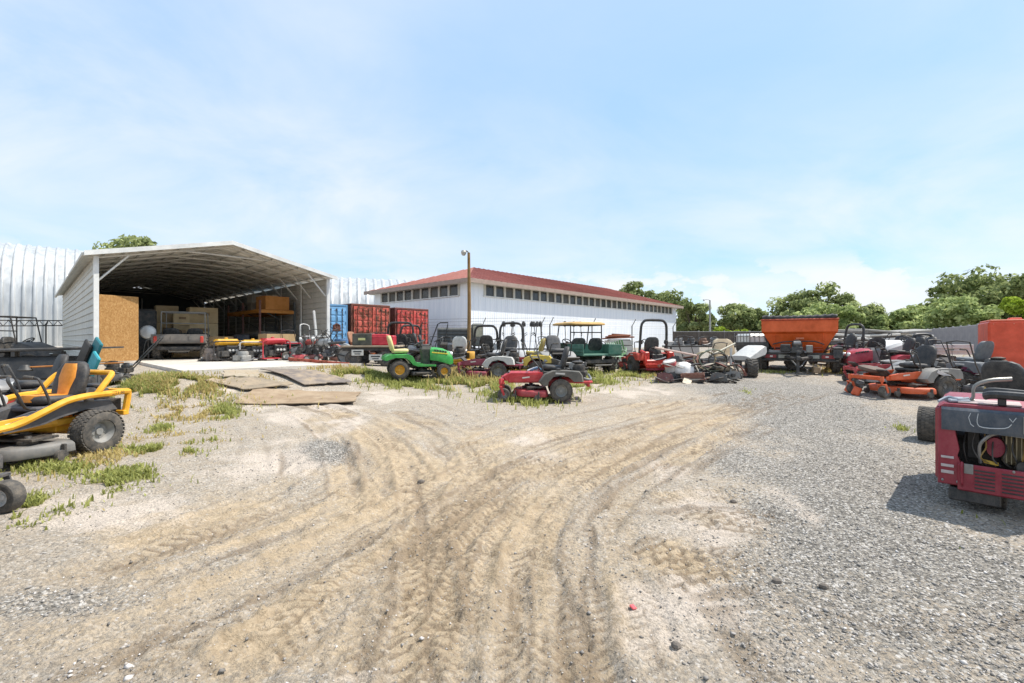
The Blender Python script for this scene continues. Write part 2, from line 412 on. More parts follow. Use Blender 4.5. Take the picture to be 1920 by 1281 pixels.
BB = [(250,1180,420,160),(420,990,300,90),(700,860,200,80),(820,1010,420,230),(1000,860,330,90),(500,1180,420,150),(1060,1150,160,170),(1330,800,170,45)]
def ground_fields(X, Y):
    dz, tan, edge = tracks(X, Y)
    sh = X.shape; G = np.zeros(sh); Wt = np.zeros(sh); B = np.zeros(sh)
    for b in GB: G = np.maximum(G, blob(X, Y, *b))
    for b in WB: Wt = np.maximum(Wt, blob(X, Y, *b))
    for b in BB: B = np.maximum(B, blob(X, Y, *b))
    n = fbm(X * .8, Y * .8, 5, 3)
    st_ = streaks(X, Y) - .45; dz = dz + .07 * st_ * (1 - .7 * G); edge = np.clip(edge + np.maximum(-st_ * 2.6 - .12, 0), 0, 1); Wt = np.clip(Wt + np.maximum(st_ * 2.2 - .2, 0) * .5, 0, 1)
    tan = np.clip(np.maximum(tan, B * (.38 + 1.0 * (n - .3) + 1.6 * st_)) , 0, 1) * (1 - .55 * G)
    G = np.clip(G * (.35 + 1.3 * n), 0, 1); Wt = .8 * Wt * np.clip(2.2 * (fbm(X * 2.6, Y * 2.6, 5, 8) - .22), 0, 1)
    far = smooth(13, 24, Y); G = np.maximum(G, far * .5)
    near = smooth(14, 6, np.hypot(X, Y))
    rough = (fbm(X * 9, Y * 9, 3, 21) - .44) * .022 + (fbm(X * 2.2, Y * 2.2, 3, 22) - .44) * .05 + ((vnoise(X * 31, Y * 31, 25) - .5) * .012 + np.maximum(vnoise(X * 17, Y * 17, 26) - .62, 0) * .05 + np.maximum(vnoise(X * 38, Y * 38, 27) - .6, 0) * .03) * (.35 + .9 * tan + edge) * smooth(9, 5, Y)
    a, b = local(X, Y); onpad = smooth(.3, 0, np.maximum(np.maximum(.9 - a, a - 5.9), np.maximum(-6.4 - b, 0)))
    return dz + rough * (.35 + .65 * near) * (1 - .8 * onpad), tan, G, Wt, edge
def axis(pts):
    o = []
    for (a, b, st0, st1) in pts:
        x = a
        while x < b - 1e-9: o.append(x); x += st0 + (st1 - st0) * (x - a) / (b - a)
    return o
xp = axis([(0, 3, .016, .02), (3, 9, .02, .05), (9, 20, .05, .3), (20, 70, .3, 5), (70, 900, 6, 160)]) + [1000.0]
xs = np.array([-x for x in xp[:0:-1]] + xp)
ys = np.array(axis([(-600, -30, 120, 20), (-30, 0, 12, 1.2), (0, 1.7, .3, .05), (1.7, 4, .013, .02), (4, 8, .02, .045), (8, 16, .045, .13), (16, 32, .13, 1), (32, 80, 1, 8), (80, 1200, 10, 240)]) + [1500.0])
GX, GY = np.meshgrid(xs, ys); X, Y = GX.ravel(), GY.ravel()
dz, tan, grv, wht, edg = ground_fields(X, Y)
Z = h0(X, Y) + dz; nx, ny = len(xs), len(ys)
I = np.arange(nx * ny).reshape(ny, nx); quads = np.stack([I[:-1, :-1], I[:-1, 1:], I[1:, 1:], I[1:, :-1]], -1).reshape(-1, 4)
m, t = newmat('ground_dirt')
geo = t.n('ShaderNodeNewGeometry'); pos = geo.outputs['Position']
va = t.n('ShaderNodeVertexColor', layer_name='soil'); sp = t.n('ShaderNodeSeparateColor'); t.l(va.outputs[0], sp.inputs[0])
T_, G_, W_ = sp.outputs[0], sp.outputs[1], sp.outputs[2]
f1 = t.noise(pos, 55, 6, .7); f2 = t.noise(pos, 6, 5, .6); f3 = t.noise(pos, 230, 2, .6)
vc = t.n('ShaderNodeTexVoronoi'); vc.inputs['Scale'].default_value = 62; t.l(pos, vc.inputs['Vector'])
sv = t.n('ShaderNodeSeparateColor'); t.l(vc.outputs['Color'], sv.inputs[0])
stone = t.mix(1.0, t.ramp(sv.outputs[0], [(0, lin('#67635d')), (.35, lin('#8f8980')), (.7, lin('#aba397')), (1, lin('#d6d0c8'))]), t.ramp(vc.outputs['Distance'], [(.0, 1.0), (.55, .9), (.95, .35)]), 'MULTIPLY')
sand = t.mix(t.ramp(f2, [(.3, 0), (.7, 1)]), lin('#ad9a7f'), lin('#c9b599'))
sand = t.mix(t.ramp(f1, [(.35, .55), (.6, 0)]), sand, lin('#7b6952'))
fine = t.mix(t.ramp(f2, [(.3, 0), (.7, 1)]), lin('#ab9c88'), lin('#c6b7a3'))
spk = t.ramp(t.math('ADD', t.math('MULTIPLY', f1, .6), t.math('MULTIPLY', f3, .4)), [(.40, 1), (.55, 0)])
fine = t.mix(t.math('MULTIPLY', spk, .65), fine, lin('#6f665c'))
base = t.mix(t.math('MULTIPLY', t.ramp(t.math('ADD', t.math('MULTIPLY', sv.outputs[1], .45), f2), [(.55, 0), (.95, 1)]), .75), fine, stone)
base = t.mix(t.ramp(t.math('ADD', T_, t.math('MULTIPLY', t.math('SUBTRACT', f1, .5), 1.3)), [(.25, 0), (.75, 1)]), base, sand)
base = t.mix(t.ramp(t.math('ADD', G_, t.math('MULTIPLY', t.math('SUBTRACT', sv.outputs[2], .5), .8)), [(.25, 0), (.6, 1)]), base, stone)
chalk = t.mix(spk, lin('#d0c2b2'), lin('#9d9288'))
base = t.mix(t.math('MULTIPLY', t.ramp(t.math('ADD', W_, t.math('MULTIPLY', t.math('SUBTRACT', f1, .5), 1.0)), [(.25, 0), (.7, 1)]), .9), base, chalk)
al = va.outputs[1]
base = t.mix(t.math('MULTIPLY', t.ramp(t.math('ADD', al, t.math('MULTIPLY', t.math('SUBTRACT', f1, .5), 1.2)), [(.28, 0), (.75, 1)]), .62), base, lin('#7a6955'))
hgt = t.math('ADD', t.math('MULTIPLY', t.math('SUBTRACT', 1, vc.outputs['Distance']), t.math('ADD', t.math('MULTIPLY', G_, .8), .25)), t.math('MULTIPLY', f1, 1.2))
t.bsdf(base, .95, 0, t.bump(hgt, .9, .02), .2)
gme = fastmesh('ground', np.stack([X, Y, Z], 1), quads, None, m, {'soil': np.stack([tan, grv, wht, edg], 1)}, True)
link('ground', gme, kind='structure')
def ground_z(P):
    d = ground_fields(P[:, 0], P[:, 1]); return h0(P[:, 0], P[:, 1]) + d[0], d

# ================================================================ concrete slab and apron
def concrete():
    if 'concrete' in MATS: return MATS['concrete']
    m, t = newmat('concrete'); ob = t.n('ShaderNodeNewGeometry').outputs['Position']
    n1 = t.noise(ob, 1.3, 6, .6); n2 = t.noise(ob, 28, 4, .65)
    c = t.mix(t.ramp(n1, [(.3, 0), (.75, 1)]), lin('#b5aea3'), lin('#d6cfc4'))
    c = t.mix(t.ramp(n2, [(.3, .4), (.55, 0)]), c, lin('#857b70'))
    c = t.mix(t.ramp(t.noise(ob, .9, 4, .7, 1.5), [(.62, 0), (.72, .55)]), c, lin('#6b6056'))
    t.bsdf(c, .85, 0, t.bump(n2, .3, .004), .3); return m
mb = MB()
q = [cp(1.05, -6.2), cp(5.7, -6.2), cp(5.7, 0.02), cp(7.6, 0.02), cp(7.6, 20.3), cp(-.15, 20.3), cp(-.15, -.15), cp(1.05, -.15)]
n = len(q); mb.add([(*p[:2], PADZ - .3) for p in q] + [(*p[:2], PADZ) for p in q], [tuple(range(n)), tuple(range(n, 2 * n))] + [(i, (i + 1) % n, n + (i + 1) % n, n + i) for i in range(n)])
o = mb.build('concrete_pad', concrete()); o['kind'] = 'structure'

# ================================================================ carport shed
WHT = lambda: paint('#dcdcd8', .45, 0, .18, 2)
SID = lambda: paint('#c6c5be', .5, .1, .25, 1.6)
shed = thing('carport', 'large open-front metal carport with grey siding and white trim on a slab', 'shed', cp(0, 0), math.atan2(CU[1], CU[0]))
EV, RD, WD, DP = 3.36, 4.22, 7.4, 20.0    # eave, ridge, width, depth (local x along the front, y into depth)
SP = EV / 14
rib = MB()   # one horizontal siding sheet strip with its rib
rib.add([(0, 0, 0), (0, 0, SP * .72), (-.006, 0, SP * .76), (-.032, 0, SP * .82), (-.032, 0, SP * .94), (0, 0, SP)] + [(0, DP, 0), (0, DP, SP * .72), (-.006, DP, SP * .76), (-.032, DP, SP * .82), (-.032, DP, SP * .94), (0, DP, SP)],
        [(i, i + 1, 7 + i, 6 + i) for i in range(5)])
rm = rib.mesh('siding_sheet', SID(), 20)
for side, x in (('l', 0.0), ('r', WD)):
    for k in range(14): link('siding_sheet', rm, shed, (x, .02, k * SP), None, None, (1 if side == 'l' else -1, 1, 1))
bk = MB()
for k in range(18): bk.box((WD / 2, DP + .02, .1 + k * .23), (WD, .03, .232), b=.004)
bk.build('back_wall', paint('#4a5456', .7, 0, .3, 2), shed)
for x in (0.06, WD - .06):
    for k in range(9):
        y = .05 + k * 2.45
        if k == 0: continue
        MB().box((x + (.04 if x < 1 else -.04), y, EV / 2), (.06, .06, EV)).build('post', SID(), shed)
for x in (-.01, WD + .01): MB().box((x, -.03, EV / 2), (.13, .13, EV), b=.008).build('corner_post', WHT(), shed)
for k in range(3): MB().box((1.4 + k * 1.2, DP - .06, 1.75), (.06, .06, 3.5)).build('wall_stud', SID(), shed)
def rz(x): return EV + (RD - EV) * (1 - abs(x - WD / 2) / (WD / 2))
# roof: sheets run across the ridge line of the shed, each strip its own piece
NS = 27; sw = (DP + .5) / NS; OV = .28
for sgn in (0, 1):
    sh = MB(); x0, x1 = (-OV, WD / 2) if sgn == 0 else (WD + OV, WD / 2)
    z0 = EV - OV * (RD - EV) / (WD / 2) + .1; z1 = RD + .1; pr = [(0, 0), (sw * .76, 0), (sw * .82, .03), (sw * .94, .03), (sw, 0)]
    sh.add([(x0, y, z0 + z) for y, z in pr] + [(x1, y, z1 + z) for y, z in pr], [(i, i + 1, 6 + i, 5 + i) for i in range(4)])
    me = sh.mesh('roof_sheet', paint('#efece2', .5, 0, .06, 2), 20)
    for k in range(NS): link('roof_sheet', me, shed, (0, -.3 + k * sw, 0))
for sgn in (0, 1):
    x0, x1 = (-OV - .02, WD / 2) if sgn == 0 else (WD / 2, WD + OV + .02)
    za = RD + .1 if sgn else EV - OV * .232 + .1; zb = EV - OV * .232 + .1 if sgn else RD + .1
    MB().plate([(x0, -.34, za - .09), (x1, -.34, zb - .09), (x1, -.34, zb + .06), (x0, -.34, za + .06)], -.035).build('front_trim', WHT(), shed)
MB().box((-OV - .03, DP / 2, EV - .01), (.09, DP + .6, .1), b=.01).build('eave_trim', SID(), shed)
for k in range(14):
    y = .06 + k * 1.5; t_ = MB(); t_.tube([(.06, y, EV - .02), (WD / 2, y, RD - .02), (WD - .06, y, EV - .02)], .032, 4)
    t_.tube([(WD / 2 - 1.5, y, rz(WD / 2 - 1.5) - .02), (WD / 2 + 1.5, y, rz(WD / 2 + 1.5) - .02)], .026, 4)
    t_.build('roof_truss', SID(), shed)
    for sx in (0, 1):
        bx = (lambda x: x) if sx == 0 else (lambda x: WD - x)
        MB().tube([(bx(.05), y, EV - .75), (bx(.8), y, rz(.8) - .05)], .03, 6).build('knee_brace', WHT() if k == 0 else SID(), shed)
for k in range(7): # purlins seen under the roof
    for sgn in (-1, 1):
        x = WD / 2 + sgn * (.5 + k * .5); MB().box((x, DP / 2, rz(x) + .055), (.05, DP, .03)).build('purlin', SID(), shed)

# ================================================================ quonset huts
def galv():
    if 'galv' in MATS: return MATS['galv']
    m, t = newmat('galv'); ob = t.n('ShaderNodeNewGeometry').outputs['Position']
    mp = t.n('ShaderNodeMapping'); mp.inputs['Scale'].default_value = (1.2, 1.2, .15); t.l(ob, mp.inputs[0])
    n = t.noise(mp.outputs[0], 2.2, 6, .65); n2 = t.noise(ob, .8, 3, .5)
    c = t.mix(t.ramp(n, [(.3, 0), (.7, 1)]), lin('#a3a5a5'), lin('#cfd0ce')); c = t.mix(t.ramp(n2, [(.45, 0), (.8, .4)]), c, lin('#e6e5e2'))
    t.bsdf(c, .42, .35, None, .5); return m
def quonset(name, label, p0, p1, rad, hgt, n_arch, z0):
    """arched hut: arch panels stand side by side along p0..p1; the hut extends back from that side wall"""
    p0 = Vector((*p0, z0)); p1 = Vector((*p1, z0)); ax = (p1 - p0); L = ax.length; ang = math.atan2(ax.y, ax.x); w = L / n_arch
    r = thing(name, label, 'building', p0, ang)
    prof = []
    for k in range(15):
        u = k / 14; prof.append((0, u * hgt * .45)) if k < 3 else None
    A = []
    for k in range(13):
        a = math.pi * (k / 12); A.append((rad - rad * math.cos(a), hgt * .42 + (hgt * .58) * math.sin(a)))
    A = [(0, 0), (-.02, hgt * .2)] + A + [(2 * rad + .02, hgt * .2), (2 * rad, 0)]
    cs = [(0, 0), (w * .28, 0), (w * .38, -.09), (w * .5, -.11), (w * .62, -.09), (w * .72, 0), (w, 0)]   # corrugation section: (along, outward)
    mb = MB(); cxr = rad; vs = []
    for (y, z) in A:
        d = Vector((y - cxr, z - hgt * .42)); d = Vector((-1, 0)) if z < hgt * .42 and y < cxr else (Vector((1, 0)) if z < hgt * .42 else d.normalized())
        for (s_, o_) in cs: vs.append((s_, y - d.x * o_, z - d.y * o_))
    nc = len(cs); mb.add(vs, [(i * nc + j, i * nc + j + 1, (i + 1) * nc + j + 1, (i + 1) * nc + j) for i in range(len(A) - 1) for j in range(nc - 1)])
    me = mb.mesh('arch_panel', galv(), 40)
    for k in range(n_arch): link('arch_panel', me, r, (k * w, 0, 0))
    for xx in (0, L):
        e = MB(); e.add([(xx, y, z) for y, z in A], [tuple(range(len(A)))]); e.build('end_wall', galv(), r)
    bs = MB().box((L / 2, -.12, .12), (L, .2, .24)); bs.build('base_channel', concrete(), r)
    return r
A0 = at(-150, 640, 30.5); A1 = at(205, 640, 37)
quonset('quonset_hut', 'silver arched metal hut behind the left side of the carport', A0[:2], A1[:2], 5.4, 8.5, 17, .7)
A0 = at(560, 600, 52); A1 = at(850, 600, 58)
quonset('quonset_hut', 'white arched hut whose roof shows behind the containers', A0[:2], A1[:2], 6.5, 8.9, 18, .6)

# ================================================================ white building with the red hip roof
Z0 = 30.0; C0 = np.array([-.094 * Z0, Z0]); BU = np.array([.675, .738]); BV = np.array([-.738, .675])
BL, BW = 33.3, 11.6; BZ = .6; EVB = EYE + 111 / FPX * Z0 - .12 - BZ
bld = thing('warehouse', 'long white metal warehouse with a red hip roof and a clerestory window strip', 'building', (C0[0], C0[1], BZ), math.atan2(BU[1], BU[0]))
def wallmat():
    m, t = newmat('white_siding'); ob = t.n('ShaderNodeTexCoord').outputs['Object']
    mp = t.n('ShaderNodeMapping'); mp.inputs['Scale'].default_value = (2.0, 2.0, .12); t.l(ob, mp.inputs[0])
    n = t.noise(mp.outputs[0], 1.6, 6, .65); n2 = t.noise(ob, .5, 4, .6)
    c = t.mix(t.ramp(n, [(.3, 0), (.7, 1)]), lin('#d8dde4'), lin('#eef0f3')); c = t.mix(t.ramp(n2, [(.5, 0), (.8, .35)]), c, lin('#d2d6d2'))
    t.bsdf(c, .45, .0, None, .4); return m
WM = wallmat(); WB0 = EVB - .88; WB1 = EVB - .06     # window strip bottom / top
pn = MB(); pw = 1.11
sec = []
for k in range(5): sec += [(k * pw / 5, 0), (k * pw / 5 + .14, 0), (k * pw / 5 + .155, -.013), (k * pw / 5 + .205, -.013)]
sec.append((pw, 0)); ns = len(sec)
pn.add([(x, y, -.2) for x, y in sec] + [(x, y, WB0) for x, y in sec], [(i, i + 1, ns + i + 1, ns + i) for i in range(ns - 1)])
pme = pn.mesh('wall_panel', WM, 20)
for k in range(30): link('wall_panel', pme, bld, (k * pw, 0, 0))
for k in range(10): link('wall_panel', pme, bld, (0, BW - k * pw * 1.045, 0), (0, 0, -math.pi / 2), None, (1.045, 1, 1))
e = MB(); e.box((BL / 2, BW, EVB / 2), (BL, .1, EVB)); e.build('rear_wall', WM, bld)
e = MB(); e.box((BL, BW / 2, EVB / 2), (.1, BW - .1, EVB)); e.build('end_wall', WM, bld)
TRM = paint('#c9c6bb', .6, 0, .3, 3); GLS = paint('#23272a', .12, .0, .25, 1.2); GL2 = paint('#3d3a33', .3, 0, .3, 1.2)
def strip(n, length, x0, place, rotz, wpost):
    st = (length) / n; post = MB().box((0, 0, (WB0 + WB1) / 2), (wpost, .12, WB1 - WB0), b=.01).mesh('window_post', TRM)
    pane = MB().box((0, .03, (WB0 + WB1) / 2), (st - wpost + .01, .02, WB1 - WB0), b=.002).mesh('window_pane', GLS); pane2 = pane.copy(); pane2.materials[0] = GL2
    for k in range(n + 1): link('window_post', post, bld, place(x0 + k * st), (0, 0, rotz))
    for k in range(n): link('window_pane', pane if (k * 7) % 5 < 3 else pane2, bld, place(x0 + (k + .5) * st), (0, 0, rotz))
strip(31, BL - 2.6, 1.4, lambda s: (s, 0, 0), 0, .2)
strip(9, BW - 2.0, 1.0, lambda s: (0, s, 0), -math.pi / 2, .2)
for (c, d) in (((.7, .02, (WB0 + EVB) / 2), (1.4, .06, EVB - WB0)), ((BL - .6, .02, (WB0 + EVB) / 2), (1.2, .06, EVB - WB0)), ((.02, .5, (WB0 + EVB) / 2), (.06, 1.0, EVB - WB0)), ((.02, BW - .5, (WB0 + EVB) / 2), (.06, 1.0, EVB - WB0))):
    MB().box(c, d, b=.004).build('corner_panel', WM, bld)
MB().box((BL / 2, .02, EVB - .0), (BL - 2.5, .12, .12), b=.01).build('lintel', TRM, bld)
MB().box((.02, BW / 2, EVB - .0), (.12, BW - 2.0, .12), b=.01).build('lintel', TRM, bld)
MB().box((BL / 2, -.02, WB0 + .02), (BL - 2.5, .16, .08), b=.01).build('sill', WHT(), bld)
MB().box((-.02, BW / 2, WB0 + .02), (.16, BW - 2.0, .08), b=.01).build('sill', WHT(), bld)
def redroof():
    m, t = newmat('red_roof'); ob = t.n('ShaderNodeTexCoord').outputs['Object']; n = t.noise(ob, .7, 6, .65); n2 = t.noise(ob, 9, 3, .6)
    c = t.mix(t.ramp(n, [(.3, 0), (.7, 1)]), lin('#83443a'), lin('#a05c50')); c = t.mix(t.ramp(n2, [(.5, 0), (.8, .3)]), c, lin('#93837a'))
    t.bsdf(c, .5, .1, None, .4); return m
RM = redroof(); OVB = .62; RH = EVB + .12 + .07 * Z0; ZE = EVB + .12
p = [(-OVB, -OVB, ZE), (BL + OVB, -OVB, ZE), (BL + OVB, BW + OVB, ZE), (-OVB, BW + OVB, ZE), (BW / 2, BW / 2, RH), (BL - BW / 2, BW / 2, RH)]
def roofplane(quad, nrib, name):
    mb = MB(); q = [Vector(v) for v in quad]; mb.plate(q, -.05 if True else .05)
    a0, a1, b1, b0 = q                          # eave a0-a1, top b0-b1; standing seams from eave upward
    e = (a1 - a0); up = ((b0 + b1) / 2 - (a0 + a1) / 2); L = e.length; ed = e.normalized(); upn = (up - ed * up.dot(ed)); hgt_ = upn.length; upn.normalize(); nn = ed.cross(upn).normalized()
    s0 = (b0 - a0).dot(ed); s1 = (b1 - a0).dot(ed)
    for k in range(1, nrib):
        x = L * k / nrib; f = 1.0
        if x < s0: f = x / s0
        if x > s1: f = min(f, (L - x) / (L - s1))
        A = a0 + ed * x + nn * .02; B = A + upn * hgt_ * f; mb.tube([A, B], .028, 4)
    return mb.build(name, RM, bld)
roofplane([p[0], p[1], p[5], p[4]], 60, 'roof'); roofplane([p[3], p[0], p[4], Vector(p[4]) + Vector((.01, 0, 0))], 22, 'roof')
roofplane([p[1], p[2], Vector(p[5]) + Vector((.01, 0, 0)), p[5]], 22, 'roof'); roofplane([p[2], p[3], p[4], p[5]], 60, 'roof')
for (a, b) in ((0, 1), (3, 0), (1, 2)):
    A, B = Vector(p[a]), Vector(p[b]); d = (B - A).normalized(); nn = Vector((d.y, -d.x, 0)) * .02
    MB().plate([A + nn + Vector((0, 0, -.24)), B + nn + Vector((0, 0, -.24)), B + nn + Vector((0, 0, .04)), A + nn + Vector((0, 0, .04))], .04).build('fascia', paint('#a08c80', .6, 0, .35, 3), bld)
MB().plate([(-OVB, -OVB, ZE - .2), (BL + OVB, -OVB, ZE - .2), (BL + OVB, BW + OVB, ZE - .2), (-OVB, BW + OVB, ZE - .2)], .02).build('soffit', TRM, bld)

# ================================================================ shipping containers
def container(label, p, ang, col, col2, L=6.0, rust=.5, ajar=True, sign=False):
    c = thing('shipping_container', label, 'container', p, ang)     # local x along doors, y into depth
    Wd, H = 2.44, 2.59; M1 = paint(col, .55, 0, .22, 1.6, rust); M2 = paint(col2, .6, 0, .25, 1.6, rust)
    fr = MB()
    for x in (.06, Wd - .06):
        fr.box((x, .06, H / 2), (.12, .14, H)); fr.box((x, L - .06, H / 2), (.12, .12, H))
        fr.box((x, L / 2, .08), (.1, L, .16)); fr.box((x, L / 2, H - .05), (.1, L, .1))
    for z, hh in ((.08, .16), (H - .06, .12)): fr.box((Wd / 2, .06, z), (Wd, .13, hh)); fr.box((Wd / 2, L - .06, z), (Wd, .12, hh))
    fr.build('frame', M2, c)
    for x, s in ((.04, -1), (Wd - .04, 1)):   # corrugated sides
        w = MB(); pr = []; y = .12
        while y < L - .12: pr += [(y, 0), (y + .07, 0), (y + .1, -.036), (y + .17, -.036)]; y += .28 - .08
        pr = [(min(a, L - .1), b) for a, b in pr]; k = len(pr)
        w.add([(x + s * b, a, .14) for a, b in pr] + [(x + s * b, a, H - .1) for a, b in pr], [(i, i + 1, k + i + 1, k + i) for i in range(k - 1)]); w.build('side_wall', M2, c, sharp=20)
    MB().box((Wd / 2, L / 2, H - .02), (Wd - .1, L - .1, .04)).build('roof_panel', M2, c); MB().box((Wd / 2, L / 2, .14), (Wd - .1, L - .1, .05)).build('floor', paint('#2a2520', .9), c)
    MB().box((Wd / 2, L - .1, H / 2), (Wd - .1, .05, H - .2)).build('end_wall', M2, c)
    for di, (hx, s, op) in enumerate(((.13, 1, 4 if ajar else 0), (Wd - .13, -1, 3 if ajar else 0))):
        dw = Wd / 2 - .15; d = link('door', None, c, (hx, .0, 0), (0, 0, -s * R_(op))) if False else None
        mb = MB(); mb.box((s * dw / 2, -.02, H / 2), (dw, .045, H - .3), b=.008); rws = 6
        for r in range(rws):                        # pressed panels on the door
            zc = .26 + (H - .52) * (r + .5) / rws
            for q_ in (.27, .73): mb.box((s * dw * q_, -.048, zc), (dw * .36, .03, (H - .52) / rws * .74), b=.013)
        dr = mb.build('door', M1, c, (hx, -.02, 0), (0, 0, -s * R_(op)))
        for q_ in (.2, .5, .8):
            rod = MB(); rod.tube([(s * dw * q_, -.085, .2), (s * dw * q_, -.085, H - .2)], .018, 6)
            for z in (.25, .9, 1.5, H - .3): rod.box((s * dw * q_, -.07, z), (.07, .05, .06))
            if q_ != .5: rod.box((s * dw * (q_ + .1), -.1, 1.0), (dw * .22, .02, .04))
            rod.build('lock_rod', iron() if di else paint(col2, .5, .2, .3, 5, .3), dr)
        for z in (.4, 1.0, 1.6, 2.2): MB().box((0, -.04, z), (.06, .08, .12)).build('hinge', M2, dr)
        if sign and di: 
            sg = MB(); sg.box((s * dw * .5, -.075, 1.32), (.42, .012, .34), b=.003); sg.box((s * dw * .5, -.085, 1.2), (.5, .012, .06), b=.002); sg.tube([(s * dw * .5 + .16 * math.cos(a), -.085, 1.4 + .13 * math.sin(a)) for a in np.linspace(0, 6.28, 12)], .03, 5); sg.build('emblem', paint('#5a2a20', .7, 0, .2, 8, .4), dr)
    return c
ca = math.atan2(.64, .768)
def cont_at(px, py_top, Zb, Yd): return (*at(px, 600, Yd)[:2], Zb)
container('blue shipping container beside the right corner of the carport', (-10.65, 23.1, .78), R_(47), '#6aa6d4', '#4d84ad', rust=.12, ajar=False, sign=True)
container('faded red shipping container next to the blue one, larger in view', (-8.84, 25.0, .88), R_(47), '#c4503f', '#6b3426', rust=.62)
container('bright red shipping container farthest right, beside the white warehouse', (-6.95, 27.05, .80), R_(47), '#c8403a', '#6a2a26', rust=.5)

# ================================================================ fences, poles
FM = paint('#8f8c8f', .8, 0, .3, 1.5); FP = paint('#a9a7a9', .75, 0, .3, 2)
def fence(label, pts, h, pm, step):
    f = thing('panel_fence', label, 'fence', (*pts[0], gz(pts[0])), 0); x0, y0 = pts[0]; z0 = gz(pts[0])
    for (a, b) in zip(pts[:-1], pts[1:]):
        a = np.array(a); b = np.array(b); L = np.hypot(*(b - a)); n = max(1, round(L / step)); an = math.atan2(b[1] - a[1], b[0] - a[0]); st = L / n
        pan = MB()
        for q in range(8): pan.box((st * (q + .5) / 8, 0, h / 2), (st / 8 - .01, .025, h - .12), b=.005)
        pme = pan.mesh('fence_panel', pm); po = MB().box((0, -.05, h / 2 + .02), (.14, .12, h + .06)).mesh('fence_post', FP)
        rl = MB()
        for z in (.12, h * .5, h - .06): rl.box((st / 2, -.045, z), (st, .05, .1), b=.008)
        rme = rl.mesh('fence_rail', FP)
        for k in range(n):
            P = a + (b - a) * k / n; lo = (P[0] - x0, P[1] - y0, gz(P) - z0)
            for me in (pme, rme, po): link(me.name.split('.')[0], me, f, lo, (0, 0, an))
    return f
fence('grey panel fence curving along the right side of the yard', [at(1852, 0, 27.5)[:2], at(1800, 0, 34)[:2], at(1750, 0, 42)[:2], at(1692, 0, 54)[:2]], 1.86, FM, 2.5)
fence('dark brown panel fence along the back of the yard', [at(1690, 0, 54.3)[:2], at(1500, 0, 50)[:2], at(1262, 0, 49)[:2]], 1.75, paint('#4a423d', .85, 0, .25, 1.5), 3.0)
def pole(name, label, px, Y, top, r, mat, arm):
    X, Y_, z = onx(px, Y); H = EYE - (top - HY) / FPX * Y - z; p = thing(name, label, 'light pole', (X, Y_, z))
    MB().tube([(0, 0, -.2), (0.02, 0, H * .5), (0, 0, H)], [r, r * .9, r * .7], 10).build('pole_shaft', mat, p)
    a = MB(); a.tube([(0, 0, H - .1), (arm * .2, 0, H + .05), (arm * .8, 0, H + .08)], .03, 6, sm=3); a.build('lamp_arm', steel(), p)
    l = MB(); l.lathe([(.02, .1), (.09, .08), (.12, 0), (.1, -.08), (.06, -.14)], (arm, 0, H + .02), 'z', 12); l.build('lamp_head', paint('#c4c2ba', .4, .2), p)
    return p
wp = pole('utility_pole', 'weathered wooden light pole in front of the warehouse corner', 879, 19.5, 474, .085, paint('#8a6a3c', .9, 0, .3, 4), -.22)
pole('street_lamp', 'thin distant lamp pole standing behind the back fence', 1331, 60, 563, .14, paint('#a9aaa8', .6, .2), -.8)
cf = thing('barbed_wire_fence', 'wire security fence with angled barbed-wire arms along the warehouse', 'fence', (0, 0, 0)); CFP = []
for px, Y in ((790, 24), (905, 22.5), (1015, 22.2), (1031, 22.1), (1110, 23), (1185, 24.4), (1262, 26)):
    X, Y_, z = onx(px, Y); CFP.append((X, Y_, z)); m_ = MB(); m_.tube([(X, Y_, z - .1), (X, Y_, z + 1.62)], .028, 6); m_.tube([(X, Y_, z + 1.6), (X + .16, Y_ - .16, z + 1.95)], .02, 5); m_.build('fence_post', iron(), cf)
for k, dzz in enumerate((.1, .45, .8, 1.15, 1.5, 1.6, 1.78, 1.92)):
    off = 0 if dzz < 1.6 else (dzz - 1.6) * .45; MB().tube([(x + off, y - off, z + dzz) for x, y, z in CFP], .0045 if dzz < 1.55 else .007, 4).build('wire', steel(), cf)
# lattice beam on a pipe post beside the hut
lb = thing('lattice_gantry', 'black lattice steel beam on a pipe post in front of the silver hut', 'gantry', (0, 0, 0))
B0 = Vector(at(-60, 606, 23)); B1 = Vector(at(117, 606, 27.2)); ch = .30
lt = MB(); lt.tube([B0 + Vector((0, 0, ch / 2)), B1 + Vector((0, 0, ch / 2))], .03, 6); lt.tube([B0 - Vector((0, 0, ch / 2)), B1 - Vector((0, 0, ch / 2))], .03, 6); lt.build('beam_chord', black(.2), lb)
web = MB(); NN = 18
for k in range(NN): web.tube([B0.lerp(B1, k / NN) + Vector((0, 0, (ch if k % 2 else -ch) / 2)), B0.lerp(B1, (k + 1) / NN) + Vector((0, 0, (-ch if k % 2 else ch) / 2))], .018, 5)
web.build('lattice_web', black(.2), lb)
for f_ in (.1, .8): P = B0.lerp(B1, f_); MB().tube([(P.x, P.y, gz((P.x, P.y)) - .1), (P.x, P.y, P.z - ch / 2), (P.x + .1, P.y, P.z + .1)], .035, 6).build('pipe_post', black(.2), lb)

